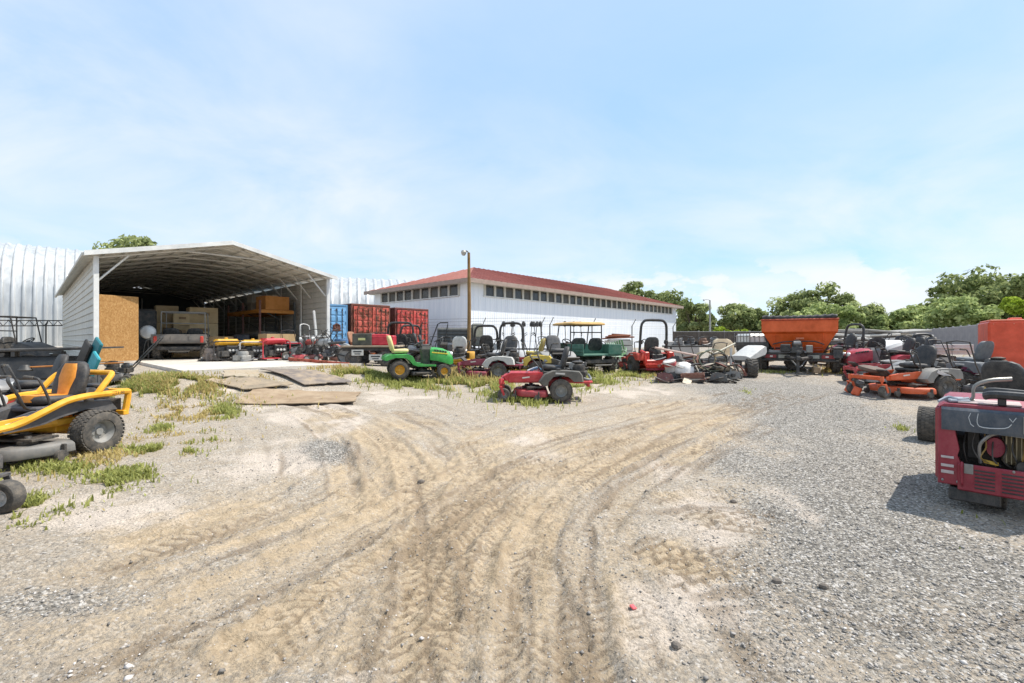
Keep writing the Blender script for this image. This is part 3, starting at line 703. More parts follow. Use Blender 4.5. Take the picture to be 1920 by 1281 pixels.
# ================================================================ plywood sheets on the ramp
def plywood(col):
    key = 'ply' + col
    if key in MATS: return MATS[key]
    m, t = newmat(key); ob = t.n('ShaderNodeTexCoord').outputs['Object']; mp = t.n('ShaderNodeMapping'); mp.inputs['Scale'].default_value = (.6, 7, 4); t.l(ob, mp.inputs[0])
    n = t.noise(mp.outputs[0], 4, 6, .7, .6); n2 = t.noise(ob, 2.5, 5, .65); c = lin(col)
    b = t.mix(t.ramp(n, [(.3, 0), (.7, 1)]), tuple(x * .62 for x in c), tuple(min(1, x * 1.2) for x in c)); b = t.mix(t.ramp(n2, [(.45, 0), (.65, .75)]), b, lin('#a8957d'))
    t.bsdf(b, .9, 0, t.bump(n, .4, .004), .2); return m
def sheet(label, quad, col, sag, seed, lift=.02):
    q = [np.array(gp(*p)) for p in quad]; N, Mn = 16, 8; U = np.linspace(0, 1, N); V = np.linspace(0, 1, Mn); rs = np.random.default_rng(seed)
    top = []; 
    P = [(1 - u) * (1 - v) * q[0] + u * (1 - v) * q[1] + u * v * q[2] + (1 - u) * v * q[3] for v in V for u in U]; P = np.array(P)
    e = (q[1] - q[0]); e = e / np.hypot(*e)
    jit = (fbm(P[:, 0] * 4, P[:, 1] * 4, 3, seed) - .45) * .10; edge = np.array([1.0 if (i % N in (0, N - 1) or i // N in (0, Mn - 1)) else 0 for i in range(len(P))])
    P = P + edge[:, None] * rs.normal(0, .018, P.shape)
    zt = np.maximum(h0(P[:, 0], P[:, 1]) + lift + np.abs(jit) * sag, h0(P[:, 0], P[:, 1]) + .03) + .018
    vs = [(x, y, z) for (x, y), z in zip(P, zt)] + [(x, y, z - .02) for (x, y), z in zip(P, zt)]; K = N * Mn; fs = []
    for j in range(Mn - 1):
        for i in range(N - 1): a = j * N + i; fs += [(a, a + 1, a + N + 1, a + N), (K + a, K + a + 1, K + a + N + 1, K + a + N)]
    b = [i for i in range(N)] + [j * N + N - 1 for j in range(1, Mn)] + [(Mn - 1) * N + i for i in range(N - 2, -1, -1)] + [j * N for j in range(Mn - 2, 0, -1)]
    fs += [(b[i], b[(i + 1) % len(b)], K + b[(i + 1) % len(b)], K + b[i]) for i in range(len(b))]
    return tag(MB().add(vs, fs).build('plywood_sheet', plywood(col)), label, 'plywood', 'plywood sheets laid on the ramp')
sheet('dirt-covered tan plywood sheet lowest on the ramp, nearest the tracks', [(436, 760), (664, 757), (676, 738), (478, 731)], '#97826a', 1.1, 1)
sheet('warped and broken muddy plywood sheet on the upper left of the ramp', [(384, 719), (462, 736), (552, 727), (474, 712)], '#8f8270', 1.8, 2, .05)
sheet('small bleached plywood sheet at the edge of the concrete apron', [(418, 711), (488, 712), (484, 699), (420, 700)], '#a79a86', .8, 3, .05)
sheet('smooth grey plywood sheet on the right of the ramp', [(572, 727), (660, 721), (590, 699), (490, 697)], '#7c736c', .4, 4, .06)
# ================================================================ machine kit
WC = {}
def wheel(par, c, R=.25, W=.22, rim='#8a8a86', rr=.55, tread='turf', side=1, nm='wheel', ax='y', rot=None, n=28):
    """tyre mesh (axis along local y) with a rim child; meshes are shared"""
    key = (R, W, rr, tread, n)
    if key not in WC:
        mb = MB(); h = W / 2; ri = R * rr
        mb.lathe([(ri, -h * .72), (ri * 1.08, -h * .92), (R * .80, -h), (R * .93, -h * .88), (R * .985, -h * .62), (R, -h * .3), (R, h * .3), (R * .985, h * .62), (R * .93, h * .88), (R * .80, h), (ri * 1.08, h * .92), (ri, h * .72)], (0, 0, 0), 'y', n, False)
        if tread == 'turf':
            rows = 5; cnt = max(18, int(2 * math.pi * R / .05))
            for r in range(rows):
                y = (r - (rows - 1) / 2) * W * .19
                for k in range(cnt):
                    a = 2 * math.pi * (k + .5 * (r % 2)) / cnt; mb.box((R * .992 * math.cos(a), y, R * .992 * math.sin(a)), (.014, W * .165, 2 * math.pi * R / cnt * .78), (0, -a, 0), .003)
        elif tread == 'lug':
            cnt = max(14, int(2 * math.pi * R / .095))
            for s in (-1, 1):
                for k in range(cnt):
                    a = 2 * math.pi * (k + .5 * (s > 0)) / cnt; mb.box((R * math.cos(a), s * W * .24, R * math.sin(a)), (.04, W * .46, .038), (s * .5 * math.cos(a), -a, s * .0), .006)
        WC[key] = mb.mesh('tyre', rubber(), 40)
    key2 = (R, W, rr, rim, 'rim')
    if key2 not in WC:
        mb = MB(); h = W / 2; ri = R * rr * 1.02
        mb.lathe([(.001, h * .35), (ri * .3, h * .38), (ri * .34, h * .2), (ri * .72, h * .12), (ri * .82, h * .45), (ri * .93, h * .62), (ri, h * .82), (ri * 1.03, h * .8), (ri * 1.0, h * .5), (ri * .9, 0), (ri * .9, -h * .6), (ri, -h * .8)], (0, 0, 0), 'y', 20, False)
        for k in range(5): a = k * 1.2566; mb.cyl((ri * .5 * math.cos(a), h * .12, ri * .5 * math.sin(a)), (ri * .5 * math.cos(a), h * .24, ri * .5 * math.sin(a)), ri * .07, 6)
        WC[key2] = mb.mesh('rim', paint(rim, .45, .1, .4, 12), 30)
    w = link(nm, WC[key], par, c, rot if rot else (0, random.random() * 6, 0)); link('rim', WC[key2], w, None, None, None, (1, side, 1)); return w
def ell(cx, cy, cz, rx, ry, n=12, sq=1.0):
    o = []
    for k in range(n):
        a = 2 * math.pi * k / n; c, s = math.cos(a), math.sin(a); f = lambda v: math.copysign(abs(v) ** sq, v); o.append((cx + rx * f(c), cy + ry * f(s), cz))
    return o
def seat(par, c, w=.5, d=.5, hb=.5, col='#202123', col2=None, tilt=.25, rz=0, thick=.11):
    """cushion and backrest; backrest can carry a coloured centre panel as a sub-part"""
    m = paint(col, .55, 0, .28, 8)
    cu = MB(); cu.loft([ell(0, 0, z, d / 2 * k, w / 2 * k, 20, .55) for z, k in ((0, .86), (.02, .97), (thick * .6, 1), (thick * .9, .93), (thick, .75), (thick * .93, .3))])
    o = cu.build('seat_cushion', m, par, c, (0, -.06, rz), 50)
    bk = MB(); rings = []
    for z, k in ((0, .78), (.06, .95), (hb * .45, 1.0), (hb * .75, .93), (hb * .92, .75), (hb, .45)):
        rings.append(ell(-z * tilt, 0, z, thick * .55 * (.6 + .4 * k), w / 2 * k, 20, .6))
    bk.loft(rings); cr, sr = math.cos(rz), math.sin(rz); ox = -d * .46
    b = bk.build('backrest', m, par, (c[0] + ox * cr, c[1] + ox * sr, c[2] + thick * .6), (0, 0, rz), 50)
    if col2:
        st = MB(); rg = []
        for z, k in ((.03, .30), (hb * .25, .34), (hb * .55, .48), (hb * .8, .42), (hb * .95, .32)): rg.append(ell(-z * tilt + .03, 0, z, thick * .5, w / 2 * k * 1.15, 14, .6))
        st.loft(rg); st.build('seat_stripe', paint(col2, .5, 0, .2, 8), b, sharp=50)
        st = MB(); st.loft([ell(.035, 0, z, d * .44, w * .27 * k, 14, .6) for z, k in ((.03, 1), (thick * 1.02, 1), (thick * 1.06, .7))]); st.build('seat_stripe', paint(col2, .5, 0, .2, 8), o, sharp=50)
    return o
def engine(par, c, s=1.0, col='#1d1e1f', rz=0, nm='engine'):
    mb = MB(); mb.box((0, 0, .1 * s), (.34 * s, .36 * s, .2 * s)); mb.lathe([(.16 * s, .2 * s), (.17 * s, .26 * s), (.15 * s, .33 * s), (.07 * s, .36 * s)], (0, 0, 0), 'z', 16)
    for k in range(6): mb.box((.0, (.2 + .022 * k) * s, .12 * s), (.2 * s, .008, .17 * s), b=.001); mb.box((.0, -(.2 + .022 * k) * s, .12 * s), (.2 * s, .008, .17 * s), b=.001)
    e = mb.build(nm, paint(col, .5, .1, .4, 12), par, c, (0, 0, rz))
    f = MB(); f.cyl((.12 * s, -.1 * s, .3 * s), (.12 * s, .12 * s, .3 * s), .07 * s, 14); f.tube([(-.1 * s, .2 * s, .05 * s), (-.24 * s, .2 * s, .02 * s), (-.28 * s, 0, .04 * s), (-.26 * s, -.2 * s, .1 * s)], .025 * s, 8, sm=4); f.build('exhaust', steel(), e)
    g = MB(); g.lathe([(.12 * s, .36 * s), (.125 * s, .39 * s), (.05 * s, .41 * s)], (0, 0, 0), 'z', 14); g.build('fan_guard', iron(), e); return e
def lever(par, s, x=.42, z=.55, top=.98, mat=None, fold=0):
    mb = MB(); mb.tube([(x - .06, s * .34, z), (x - .02, s * .35, z + .18), (x + .05 + fold, s * .34, top - .06), (x + .07 + fold, s * .30, top), (x + .06 + fold, s * .12, top + .01)], .015, 7, sm=4)
    o = mb.build('control_lever', mat or black(.2), par); g = MB(); g.tube([(x + .07 + fold, s * .27, top + .003), (x + .06 + fold, s * .11, top + .011)], .021, 8); g.build('hand_grip', rubber(), o)
def deckpoly(w, x0, x1): 
    h = w / 2; return [(x0, -h * .8), (x0 + .06, -h), (x0 + .26, -h * 1.0), (x1 - .16, -h * .82), (x1, -h * .45), (x1 + .03, 0), (x1, h * .45), (x1 - .16, h * .82), (x0 + .26, h), (x0 + .06, h), (x0, h * .8)]
def deck(par, x0, x1, w, z0, z1, col, rollers=True, top='#232323', dirt=.4, worn=False):
    mb = MB(); P = deckpoly(w, x0, x1); n = len(P); cx = (x0 + x1) / 2
    rings = [[((x - cx) * k + cx, y * k, z) for x, y in P] for z, k in ((z0, 1.0), (z0 + .012, 1.012), (z1 - .035, 1.0), (z1 - .008, .965), (z1, .92))]
    mb.loft(rings); d = mb.build('mower_deck', paint(col, .5, 0, dirt, 6, .12 if worn else 0), par, sharp=38)
    for yy in (-w * .3, 0, w * .3):
        p = MB(); p.lathe([(.09, z1), (.1, z1 + .02), (.1, z1 + .05), (.05, z1 + .06), (.03, z1 + .1)], (cx - (.0 if yy else -.1), yy, 0), 'z', 14); p.build('spindle', paint(top, .5, .2, .5, 9), d)
    b = MB(); b.box((cx - .05, w * .18, z1 + .06), (.3, w * .46, .03), (0, 0, .1)); b.build('belt_cover', paint(top, .5, 0, .5, 9), d)
    ch = MB(); ch.plate([(x0 + .12, -w / 2 - .24, z0 + .06), (x1 - .14, -w / 2 - .2, z0 + .06), (x1 - .2, -w / 2 + .02, z1 - .03), (x0 + .1, -w / 2 + .02, z1 - .03)], .012); ch.build('discharge_chute', paint('#222222', .6, 0, .5, 9), d)
    if rollers:
        for x, y in ((x1 - .02, w * .3), (x1 - .02, -w * .3), (x0 + .2, w / 2 + .03)):
            q = MB(); q.lathe([(.028, -.03), (.06, -.028), (.065, 0), (.06, .028), (.028, .03)], (x + .03, y, z0 - .01), 'y', 14); q.box((x, y, z0 + .06), (.03, .05, .12)); q.build('deck_roller', paint('#3c3b3a', .7, 0, .5), d)
    return d
def caster(par, x, y, R=.14, W=.11, fork='#222', rim='#8c8c8a', z=.5, yaw=0):
    f = MB(); t = .07
    f.cyl((0, 0, R * 2 + .03), (0, 0, z + .02), .022, 10); f.box((0, 0, R * 2 + .03), (.06, W + .06, .025)); f.lathe([(.03, z - .1), (.04, z - .09), (.04, z + .0), (.03, z + .02)], (0, 0, 0), 'z', 12)
    for s in (-1, 1): f.plate([(-.03, s * (W / 2 + .02), R * 2 + .03), (.03, s * (W / 2 + .02), R * 2 + .03), (-t + .02, s * (W / 2 + .02), R - .02), (-t - .02, s * (W / 2 + .02), R - .0)], .012)
    o = f.build('caster_fork', paint(fork, .5, 0, .4, 8), par, (x, y, 0), (0, 0, yaw)); wheel(o, (-t, 0, R), R, W, rim, .5, 'plain', 1, 'caster_wheel', n=22); wheel_flip(o); return o
def wheel_flip(o): pass
def ztr(label, pos, hd, body='#b01f24', deckc=None, fend='#4b4b49', seatc='#232425', seat2=None, rops=0, fold=False, W=1.05, dw=1.25, Rr=.235, rim='#8a8a86', pod='#2a2a2a', levers=True, seat_on=True, deck_on=True, name='zero_turn_mower', tail=True, casters=True, grp='ride-on mowers parked in the yard', eng='#1d1e1f', tread='turf', high=1.0, cat='mower', front_x=1.18, sc=1.0, tilt=0, cyaw=None, crim='#8d8d8b', fend_on=True):
    r = thing(name, label, cat, pos, hd, grp, None, sc); r.rotation_euler = (0, tilt, hd); BM = paint(body, .42, 0, .3, 6); deckc = deckc or body
    fr = MB()
    for s in (-1, 1): fr.box((.42, s * .27, .42), (1.45, .07, .085), b=.012)
    fr.box((front_x - .03, 0, .43), (.09, W * .78, .09), b=.015); fr.box((-.3, 0, .42), (.08, .6, .08)); fr.box((.1, 0, .34), (.3, .5, .1)); fr.cyl((0, -W / 2 + .1, Rr), (0, W / 2 - .1, Rr), .05, 10); fr.box((0, 0, Rr + .06), (.26, .44, .16))
    fr.build('frame', BM, r)
    if casters:
        for s in (-1, 1): caster(r, front_x, s * W * .4, .135, .12, body, crim, .46, s * .15 if cyaw is None else cyaw)
    for s in (-1, 1): wheel(r, (0, s * (W / 2 - .02), Rr), Rr, .23, rim, .52, tread, s, 'rear_wheel')
    if deck_on: deck(r, .28, 1.0, dw, .1, .235, deckc)
    fp = MB(); fp.prism([(.5, .46), (1.02, .46), (1.16, .6), (1.14, .62), (.99, .49), (.5, .49)], -.26, .26, 'xz', .01)
    for k in range(5): fp.box((.6 + k * .09, 0, .495), (.02, .46, .012), b=.003)
    fp.build('foot_pan', paint('#2b2b2b', .6, 0, .5, 9), r)
    for s in (-1, 1):
        y0, y1 = sorted((s * .3, s * .36)); MB().prism([(.3, .42), (1.12, .4), (1.14, .5), (.9, .54), (.34, .58)], y0, y1, 'xz', .008).build('side_rail', BM, r)
    Q = [(-.48, .42), (-.46, .56), (-.4, .64), (-.1, .665), (.18, .655), (.36, .58), (.48, .42), (.40, .33), (.31, .33), (.275, .42), (.17, .53), (0, .565), (-.17, .53), (-.29, .42)]
    Q = [(x, .565 * 0 + z * high) for x, z in Q]
    for s in (-1, 1):
        if not fend_on: break
        f = MB(); y0, y1 = sorted((s * .25, s * (W / 2 + .03))); f.prism(Q, y0, y1, 'xz', .03); fo = f.build('fender', paint(fend, .6, 0, .35, 5), r, sharp=45)
    pt = MB(); pt.box((.08, 0, .6 * high), (.66, .54, .07), b=.02); pt.build('seat_platform', paint(pod, .6, 0, .4, 8), r)
    engine(r, (-.4, 0, .42), 1.05, eng)
    if tail:
        b = MB(); b.tube([(-.3, .34, .40), (-.62, .34, .40), (-.68, .28, .40), (-.68, -.28, .40), (-.62, -.34, .40), (-.3, -.34, .40)], .028, 8); b.box((-.62, 0, .36), (.06, .5, .14)); b.build('rear_bumper', BM, r)
    if seat_on: seat(r, (.16, 0, .64 * high), .5, .48, .46, seatc, seat2)
    if levers:
        for s in (-1, 1): lever(r, s, .42, .56, 1.0)
    cp_ = MB(); cp_.lathe([(.045, 0), (.05, .01), (.05, .035), (.02, .045)], (.05, W / 2 - .09, .66 * high), 'z', 12); cp_.build('fuel_cap', black(), r)
    if fend_on:
        for s in (-1, 1): MB().box((.02, s * (W / 2 + .031), .6 * high), (.2, .006, .035), (0, -.05, 0), .001).build('decal', paint('#cfccc4', .5, 0, .25), r)
    for k in range(3): y = -.12 + .12 * k; MB().tube([(-.3, y, .5), (-.2 + .05 * k, y + .05, .66 + .03 * k), (-.08, y, .58), (.0, y * 1.5, .42)], .01, 6, sm=4).build('hose', black(.2), r)
    MB().box((.75, .362, .5), (.16, .006, .03), (0, .12, 0), .001).build('decal', paint('#d8d4c8', .5, 0, .25), r)
    if rops:
        b = MB(); w = W * .36; t = rops; b.tube([(-.22, -w - .04, .45), (-.24, -w - .02, .95), (-.28, -w, t - .22), (-.29, -w + .07, t - .06), (-.29, -w + .2, t), (-.29, w - .2, t), (-.29, w - .07, t - .06), (-.28, w, t - .22), (-.24, w + .02, .95), (-.22, w + .04, .45)], .043, 8, sm=3)
        ro = b.build('roll_bar', paint('#26282a', .45, .2, .25, 7), r)
        for s in (-1, 1): k = MB(); k.box((-.25, s * (w + .005), 1.0), (.1, .1, .14)); k.cyl((-.25, s * (w + .07), 1.0), (-.25, s * (w - .07), 1.0), .02, 8); k.build('hinge', iron(), ro)
    return r
def steering(par, c, R=.18, tilt=.6, mat=None):
    mb = MB(); mb.tube([(R * math.cos(a), R * math.sin(a), 0) for a in np.linspace(0, 2 * math.pi, 18, endpoint=False)], .016, 7, closed=True); mb.lathe([(.05, -.03), (.06, 0), (.03, .02)], (0, 0, 0), 'z', 10)
    for a in (0.5, 2.6, 4.71): mb.tube([(0, 0, -.005), (R * math.cos(a), R * math.sin(a), 0)], .012, 5)
    o = mb.build('steering_wheel', mat or black(.2), par, c, (0, -tilt, 0)); return o
def tractor(label, pos, hd, body='#2e9a3c', seatc='#d9c98a', rim='#e0a81c', dark='#2b332e', name='lawn_tractor', grp='ride-on mowers parked in the yard', stripe='#e2c531', sc=1.0, deckc='#3a3a3a', hood=True):
    r = thing(name, label, 'mower', pos, hd, grp, None, sc); BM = paint(body, .35, 0, .22, 5)
    f = MB(); f.box((.55, 0, .34), (1.5, .36, .1)); f.cyl((0, -.38, .25), (0, .38, .25), .05); f.cyl((1.22, -.36, .2), (1.22, .36, .2), .035); f.box((.05, 0, .3), (.3, .34, .24)); f.build('frame', black(.4), r)
    for s in (-1, 1):
        wheel(r, (0, s * .41, .255), .255, .24, rim, .5, 'turf', s, 'rear_wheel'); wheel(r, (1.22, s * .4, .19), .19, .15, rim, .5, 'turf', s, 'front_wheel')
    fe = MB(); Q = [(-.42, .52), (-.4, .6), (-.3, .66), (.2, .68), (.34, .62), (.42, .47), (.52, .40), (.98, .38), (.98, .33), (.5, .33), (.36, .38), (.27, .50), (.15, .575), (-.12, .585), (-.27, .54), (-.36, .5)]
    for s in (-1, 1): y0, y1 = sorted((s * .1, s * .53)); fe.prism(Q, y0, y1, 'xz', .03)
    fe.build('fender', BM, r, sharp=45)
    fb = MB()
    for k in range(8): 
        for s in (-1, 1): fb.box((.56 + k * .055, s * .36, .388), (.03, .24, .012), b=.003)
    fb.build('foot_board', black(.5), r)
    seat(r, (.06, 0, .7), .5, .46, .42, seatc); sp_ = MB(); sp_.box((.05, 0, .68), (.4, .3, .06)); sp_.build('seat_pan', black(.4), r)
    da = MB(); da.loft([[(x0, -w, z), (x1, -w, z), (x1, w, z), (x0, w, z)] for x0, x1, w, z in ((.66, .86, .16, .36), (.66, .9, .2, .6), (.62, .9, .22, .8), (.66, .88, .18, .88))]); da.build('dashboard', paint(dark, .6, 0, .35, 7), r)
    st = MB(); st.cyl((.7, 0, .84), (.6, 0, .97), .022); st.build('steering_column', black(), r); steering(r, (.59, 0, .98), .17, .55)
    if hood:
        def ring(x, w, zb, zt): return [(x, -w, zb), (x, -w * 1.03, (zb + zt) / 2), (x, -w * .9, zt - .06), (x, -w * .55, zt - .01), (x, 0, zt), (x, w * .55, zt - .01), (x, w * .9, zt - .06), (x, w * 1.03, (zb + zt) / 2), (x, w, zb)]
        ho = MB(); ho.loft([ring(.86, .26, .5, .86), ring(1.05, .29, .47, .855), ring(1.25, .30, .42, .82), ring(1.42, .28, .36, .74), ring(1.5, .25, .38, .66), ring(1.53, .21, .42, .58)]); h = ho.build('hood', BM, r, sharp=40)
        for s in (-1, 1):
            for k in range(5): g = MB(); g.box((1.0 + k * .075, s * .283, .775 - k * .012), (.05, .05, .045), (0, .5, 0), .006); g.build('vent', black(.2), h)
            if stripe: g = MB(); g.box((1.13, s * .297, .69), (.46, .02, .03), (0, .1, 0), .004); g.build('stripe', paint(stripe, .4, 0, .1), h)
            g = MB(); g.lathe([(.001, .02), (.06, .015), (.075, -.02), (.07, -.06)], (0, 0, 0), 'x', 12); g.build('headlight', paint('#d9dad6', .2, .1, .2), h, (1.5, s * .16, .66))
        gr = MB()
        for k in range(5): gr.box((1.535, 0, .40 + k * .045), (.03, .4, .02), b=.004)
        gr.box((1.515, 0, .49), (.02, .42, .24)); gr.build('grille', black(.3), h)
    deck(r, .3, .95, 1.05, .1, .2, deckc, True); en = MB(); en.box((1.1, 0, .48), (.4, .34, .2)); en.build('engine_block', iron(), r)
    bp = MB(); bp.tube([(1.4, .2, .3), (1.6, .2, .32), (1.6, -.2, .32), (1.4, -.2, .3)], .02, 7); bp.build('front_bumper', black(.4), r)
    return r
def reel_unit(label, pos, hd, col='#6d3a3c', w=.75, rot=None, name='reel_mower_unit', grp='loose reel units in the scrap heap'):
    r = thing(name, label, 'mower part', pos, hd, grp)
    if rot: r.rotation_euler = rot
    f = MB()
    for s in (-1, 1): f.prism([(-.22, .05), (-.2, .2), (-.02, .26), (.18, .22), (.24, .06), (.1, .02), (-.1, .02)], s * w / 2 - .012, s * w / 2 + .012, 'xz', .003)
    f.cyl((-.1, -w / 2, .24), (-.1, w / 2, .24), .02, 8); f.cyl((.16, -w / 2, .21), (.16, w / 2, .21), .02, 8); f.box((-.16, 0, .17), (.02, w, .12)); f.build('side_plates', paint(col, .5, .1, .5, 9, .2), r)
    b = MB(); b.cyl((.03, -w / 2 - .03, .13), (.03, w / 2 + .03, .13), .018, 8)
    for k in range(7): b.tube([(.03 + .095 * math.cos(k * .9 + u * 1.2), -w / 2 + .03 + (w - .06) * u, .13 + .095 * math.sin(k * .9 + u * 1.2)) for u in np.linspace(0, 1, 6)], .009, 4)
    b.build('reel', steel(), r)
    for x, rr in ((.2, .045), (-.2, .05)): q = MB(); q.cyl((x, -w / 2, rr + .01), (x, w / 2, rr + .01), rr, 12); q.build('roller', paint('#5b5a58', .6, .3, .5, 9, .2), r)
    h = MB(); h.cyl((.03, w / 2, .13), (.03, w / 2 + .14, .13), .05, 10); h.build('hydraulic_motor', black(.4), r); return r
def slab(name, label, cat, pos, size, col, rot=(0, 0, 0), grp=None, bev=None, **kw):
    return tag(MB().box((0, 0, size[2] / 2), size, b=bev).build(name, paint(col, kw.get('rough', .6), kw.get('metal', 0), kw.get('dirt', .35), kw.get('scale', 6), kw.get('rust', 0)), None, pos, rot), label, cat, grp)
def utility(label, pos, hd, body, bed, canopy=None, name='utility_vehicle', L=2.7, Wd=1.4, cage=None, lights=True, Rw=.27, bedopen=False, grp='utility carts and buggies', seatc='#222324', rim='#6b6c6a', sc=1.0, windshield=False, tail='#8c1d1a', bedh=.28, cat='utility cart', top=1.78):
    """small utility cart: front cowl, cab with bench seat, cargo bed at the back (rear axle x=.45)"""
    r = thing(name, label, cat, pos, hd, grp, None, sc); BM = paint(body, .5, 0, .35, 5); BB_ = paint(bed, .55, 0, .35, 5); fx = L - .55; h = Wd / 2
    ch = MB(); ch.box((L / 2, 0, .36), (L * .86, Wd * .5, .12)); ch.cyl((.45, -h + .1, Rw), (.45, h - .1, Rw), .04); ch.cyl((fx, -h + .1, Rw), (fx, h - .1, Rw), .03); ch.box((.4, 0, .34), (.4, .4, .22)); ch.build('chassis', black(.5), r)
    for x in (.45, fx):
        for s in (-1, 1): wheel(r, (x, s * (h - .1), Rw), Rw, .24, rim, .5, 'lug', s, 'wheel')
    fl = MB(); fl.box((1.55, 0, .44), (.9, Wd * .92, .05)); fl.build('floor_pan', black(.5), r)
    bx = MB(); bx.prism([(.86, .42), (1.24, .42), (1.26, .66), (.86, .68)], -h * .9, h * .9, 'xz', .03); bx.build('seat_base', BM, r, sharp=45)
    for s in (-1, 1): seat(r, (1.1, s * Wd * .23, .68), .55, .46, .42, seatc)
    cw = MB(); g = lambda x, w, zb, zt: [(x, -w, zb), (x, -w, zt - .1), (x, -w * .85, zt), (x, w * .85, zt), (x, w, zt - .1), (x, w, zb)]
    cw.loft([g(fx - .42, h * .92, .44, .98), g(fx - .3, h * .92, .44, 1.0), g(fx + .0, h * .86, .55, .88), g(fx + .3, h * .8, .5, .76), g(fx + .46, h * .7, .42, .62)]); c_ = cw.build('front_cowl', BM, r, sharp=40)
    for s in (-1, 1):
        l = MB(); l.box((fx + .42, s * h * .5, .6), (.06, .16, .1), b=.02); l.build('headlight', paint('#d5d8d6', .15, .1, .1), c_)
        fe = MB(); fe.tube([(fx + Rw * 1.25 * math.cos(a), s * (h - .08), Rw + .02 + Rw * 1.25 * math.sin(a)) for a in np.linspace(.1, 3.0, 9)], .035, 6); fe.build('fender', BM, r)
    steering(r, (fx - .52, Wd * .22, 1.02), .17, .7); q = MB(); q.cyl((fx - .36, Wd * .22, .9), (fx - .52, Wd * .22, 1.02), .02); q.build('steering_column', black(), r)
    bz = .62; bd = MB(); bd.box((.4, 0, bz), (.98, Wd, .05)); b = bd.build('cargo_bed', BB_, r)
    for s in (-1, 1):
        w = MB(); w.box((.4, s * (h - .02), bz + bedh / 2 + .02), (.98, .04, bedh))
        for z in (.3, .62): w.box((.4, s * (h + .008), bz + bedh * z + .02), (.96, .03, .04))
        w.build('bed_side', BB_, b)
    w = MB(); w.box((.87, 0, bz + bedh / 2 + .02), (.04, Wd - .08, bedh)); w.build('bed_front', BB_, b)
    tg = MB()
    if bedopen: tg.box((-.1, -Wd * .33, bz + bedh / 2 + .02), (.04, Wd * .34, bedh)); tg.box((-.1, Wd * .33, bz + bedh / 2 + .02), (.04, Wd * .34, bedh)) if False else None
    else:
        tg.box((-.1, 0, bz + bedh / 2 + .02), (.05, Wd, bedh)); tg.box((-.13, 0, bz + bedh / 2 + .02), (.02, Wd * .3, bedh * .6)); tg.box((-.13, Wd * .3, bz + bedh / 2 + .02), (.02, Wd * .24, bedh * .6)); tg.box((-.13, -Wd * .3, bz + bedh / 2 + .02), (.02, Wd * .24, bedh * .6))
    tg.build('tailgate', BB_, b)
    if lights:
        for s in (-1, 1): l = MB(); l.box((-.135, s * (h - .12), bz + .12), (.05, .1, .24), b=.02); l.build('tail_light', paint(tail, .25, 0, .2), b)
    rb = MB(); rb.box((-.02, 0, .42), (.1, Wd * .8, .12)); rb.tube([(.0, -.3, .35), (-.16, -.3, .3), (-.16, .3, .3), (0, .3, .35)], .025, 7); rb.build('rear_bumper', black(.4), r)
    if canopy or cage:
        pm = paint(cage or '#3a3a38', .5, .2, .3)
        for x, s in ((.88, 1), (.88, -1), (fx - .3, 1), (fx - .3, -1)): t = MB(); t.tube([(x, s * h * .86, .66 if x < 1 else .9), (x + (.0 if x < 1 else -.16), s * h * .84, top)], .02, 6); t.build('canopy_post', pm, r)
        t = MB(); t.tube([(.88, -h * .84, top), (.88, h * .84, top), (fx - .46, h * .84, top), (fx - .46, -h * .84, top)], .02, 6, closed=True); t.tube([(.88, -h * .84, 1.35), (.88, h * .84, 1.35)], .018, 6); t.build('cab_frame', pm, r)
    if canopy:
        c2 = MB(); c2.loft([[(x + (fx * .5 + .33), y, top + z) for x, y, _ in ell(0, 0, 0, (fx - .9) * .62 * k, h * k, 20, .3)] for z, k in ((.0, .97), (.02, 1.0), (.06, .98), (.1, .85), (.115, .5))]); c2.build('canopy_roof', paint(canopy, .5, 0, .2, 4), r, sharp=40)
    return r
def generator(label, pos, hd, tank='#d8a415', frame='#26272a', sc=1.0, wheels=True, panel=True, grp='portable generators', w=.46):
    r = thing('portable_generator', label, 'generator', pos, hd, grp, None, sc); L = .62
    f = MB()
    for s in (-1, 1): f.tube([(-L / 2, s * w / 2, .06), (L / 2, s * w / 2, .06), (L / 2 + .02, s * w / 2, .1), (L / 2 + .02, s * w / 2, .48), (L / 2 - .03, s * w / 2, .52), (-L / 2 + .03, s * w / 2, .52), (-L / 2 - .02, s * w / 2, .48), (-L / 2 - .02, s * w / 2, .1)], .016, 6, closed=True)
    for x in (-L / 2, L / 2):
        for z in (.06, .5): f.tube([(x, -w / 2, z), (x, w / 2, z)], .014, 6)
    f.build('tube_frame', paint(frame, .4, .1, .3), r)
    t = MB(); t.box((0, 0, .5), (L * .86, w * .84, .16), b=.05); t.lathe([(.04, .58), (.045, .6), (.03, .615)], (0, 0, 0), 'z', 12); t.build('fuel_tank', paint(tank, .35, 0, .2), r)
    engine(r, (-.08, 0, .1), .85, '#3a3a3a'); a = MB(); a.cyl((.05, 0, .22), (.28, 0, .22), .12, 16); a.build('alternator', paint('#77787a', .4, .5, .4), r)
    if panel:
        p = MB(); p.box((.1, -w / 2 + .02, .3), (.3, .05, .2), b=.012); pp = p.build('control_panel', paint('#17181a', .4, 0, .2), r)
        for k in range(3): q = MB(); q.lathe([(.03, 0), (.03, -.015), (.02, -.02)], (.02 + k * .08, -w / 2 - .005, .28), 'y', 10); q.build('outlet', paint('#c9c7c0', .5, 0, .2), pp)
    if wheels:
        for s in (-1, 1): wheel(r, (L / 2 - .1, s * (w / 2 + .04), .11), .11, .06, '#c9c7c2', .6, 'plain', s, 'wheel', n=18)
    for s in (-1, 1): q = MB(); q.box((-L / 2 + .06, s * w * .42, .03), (.05, .05, .06)); q.build('foot', rubber(), r)
    return r
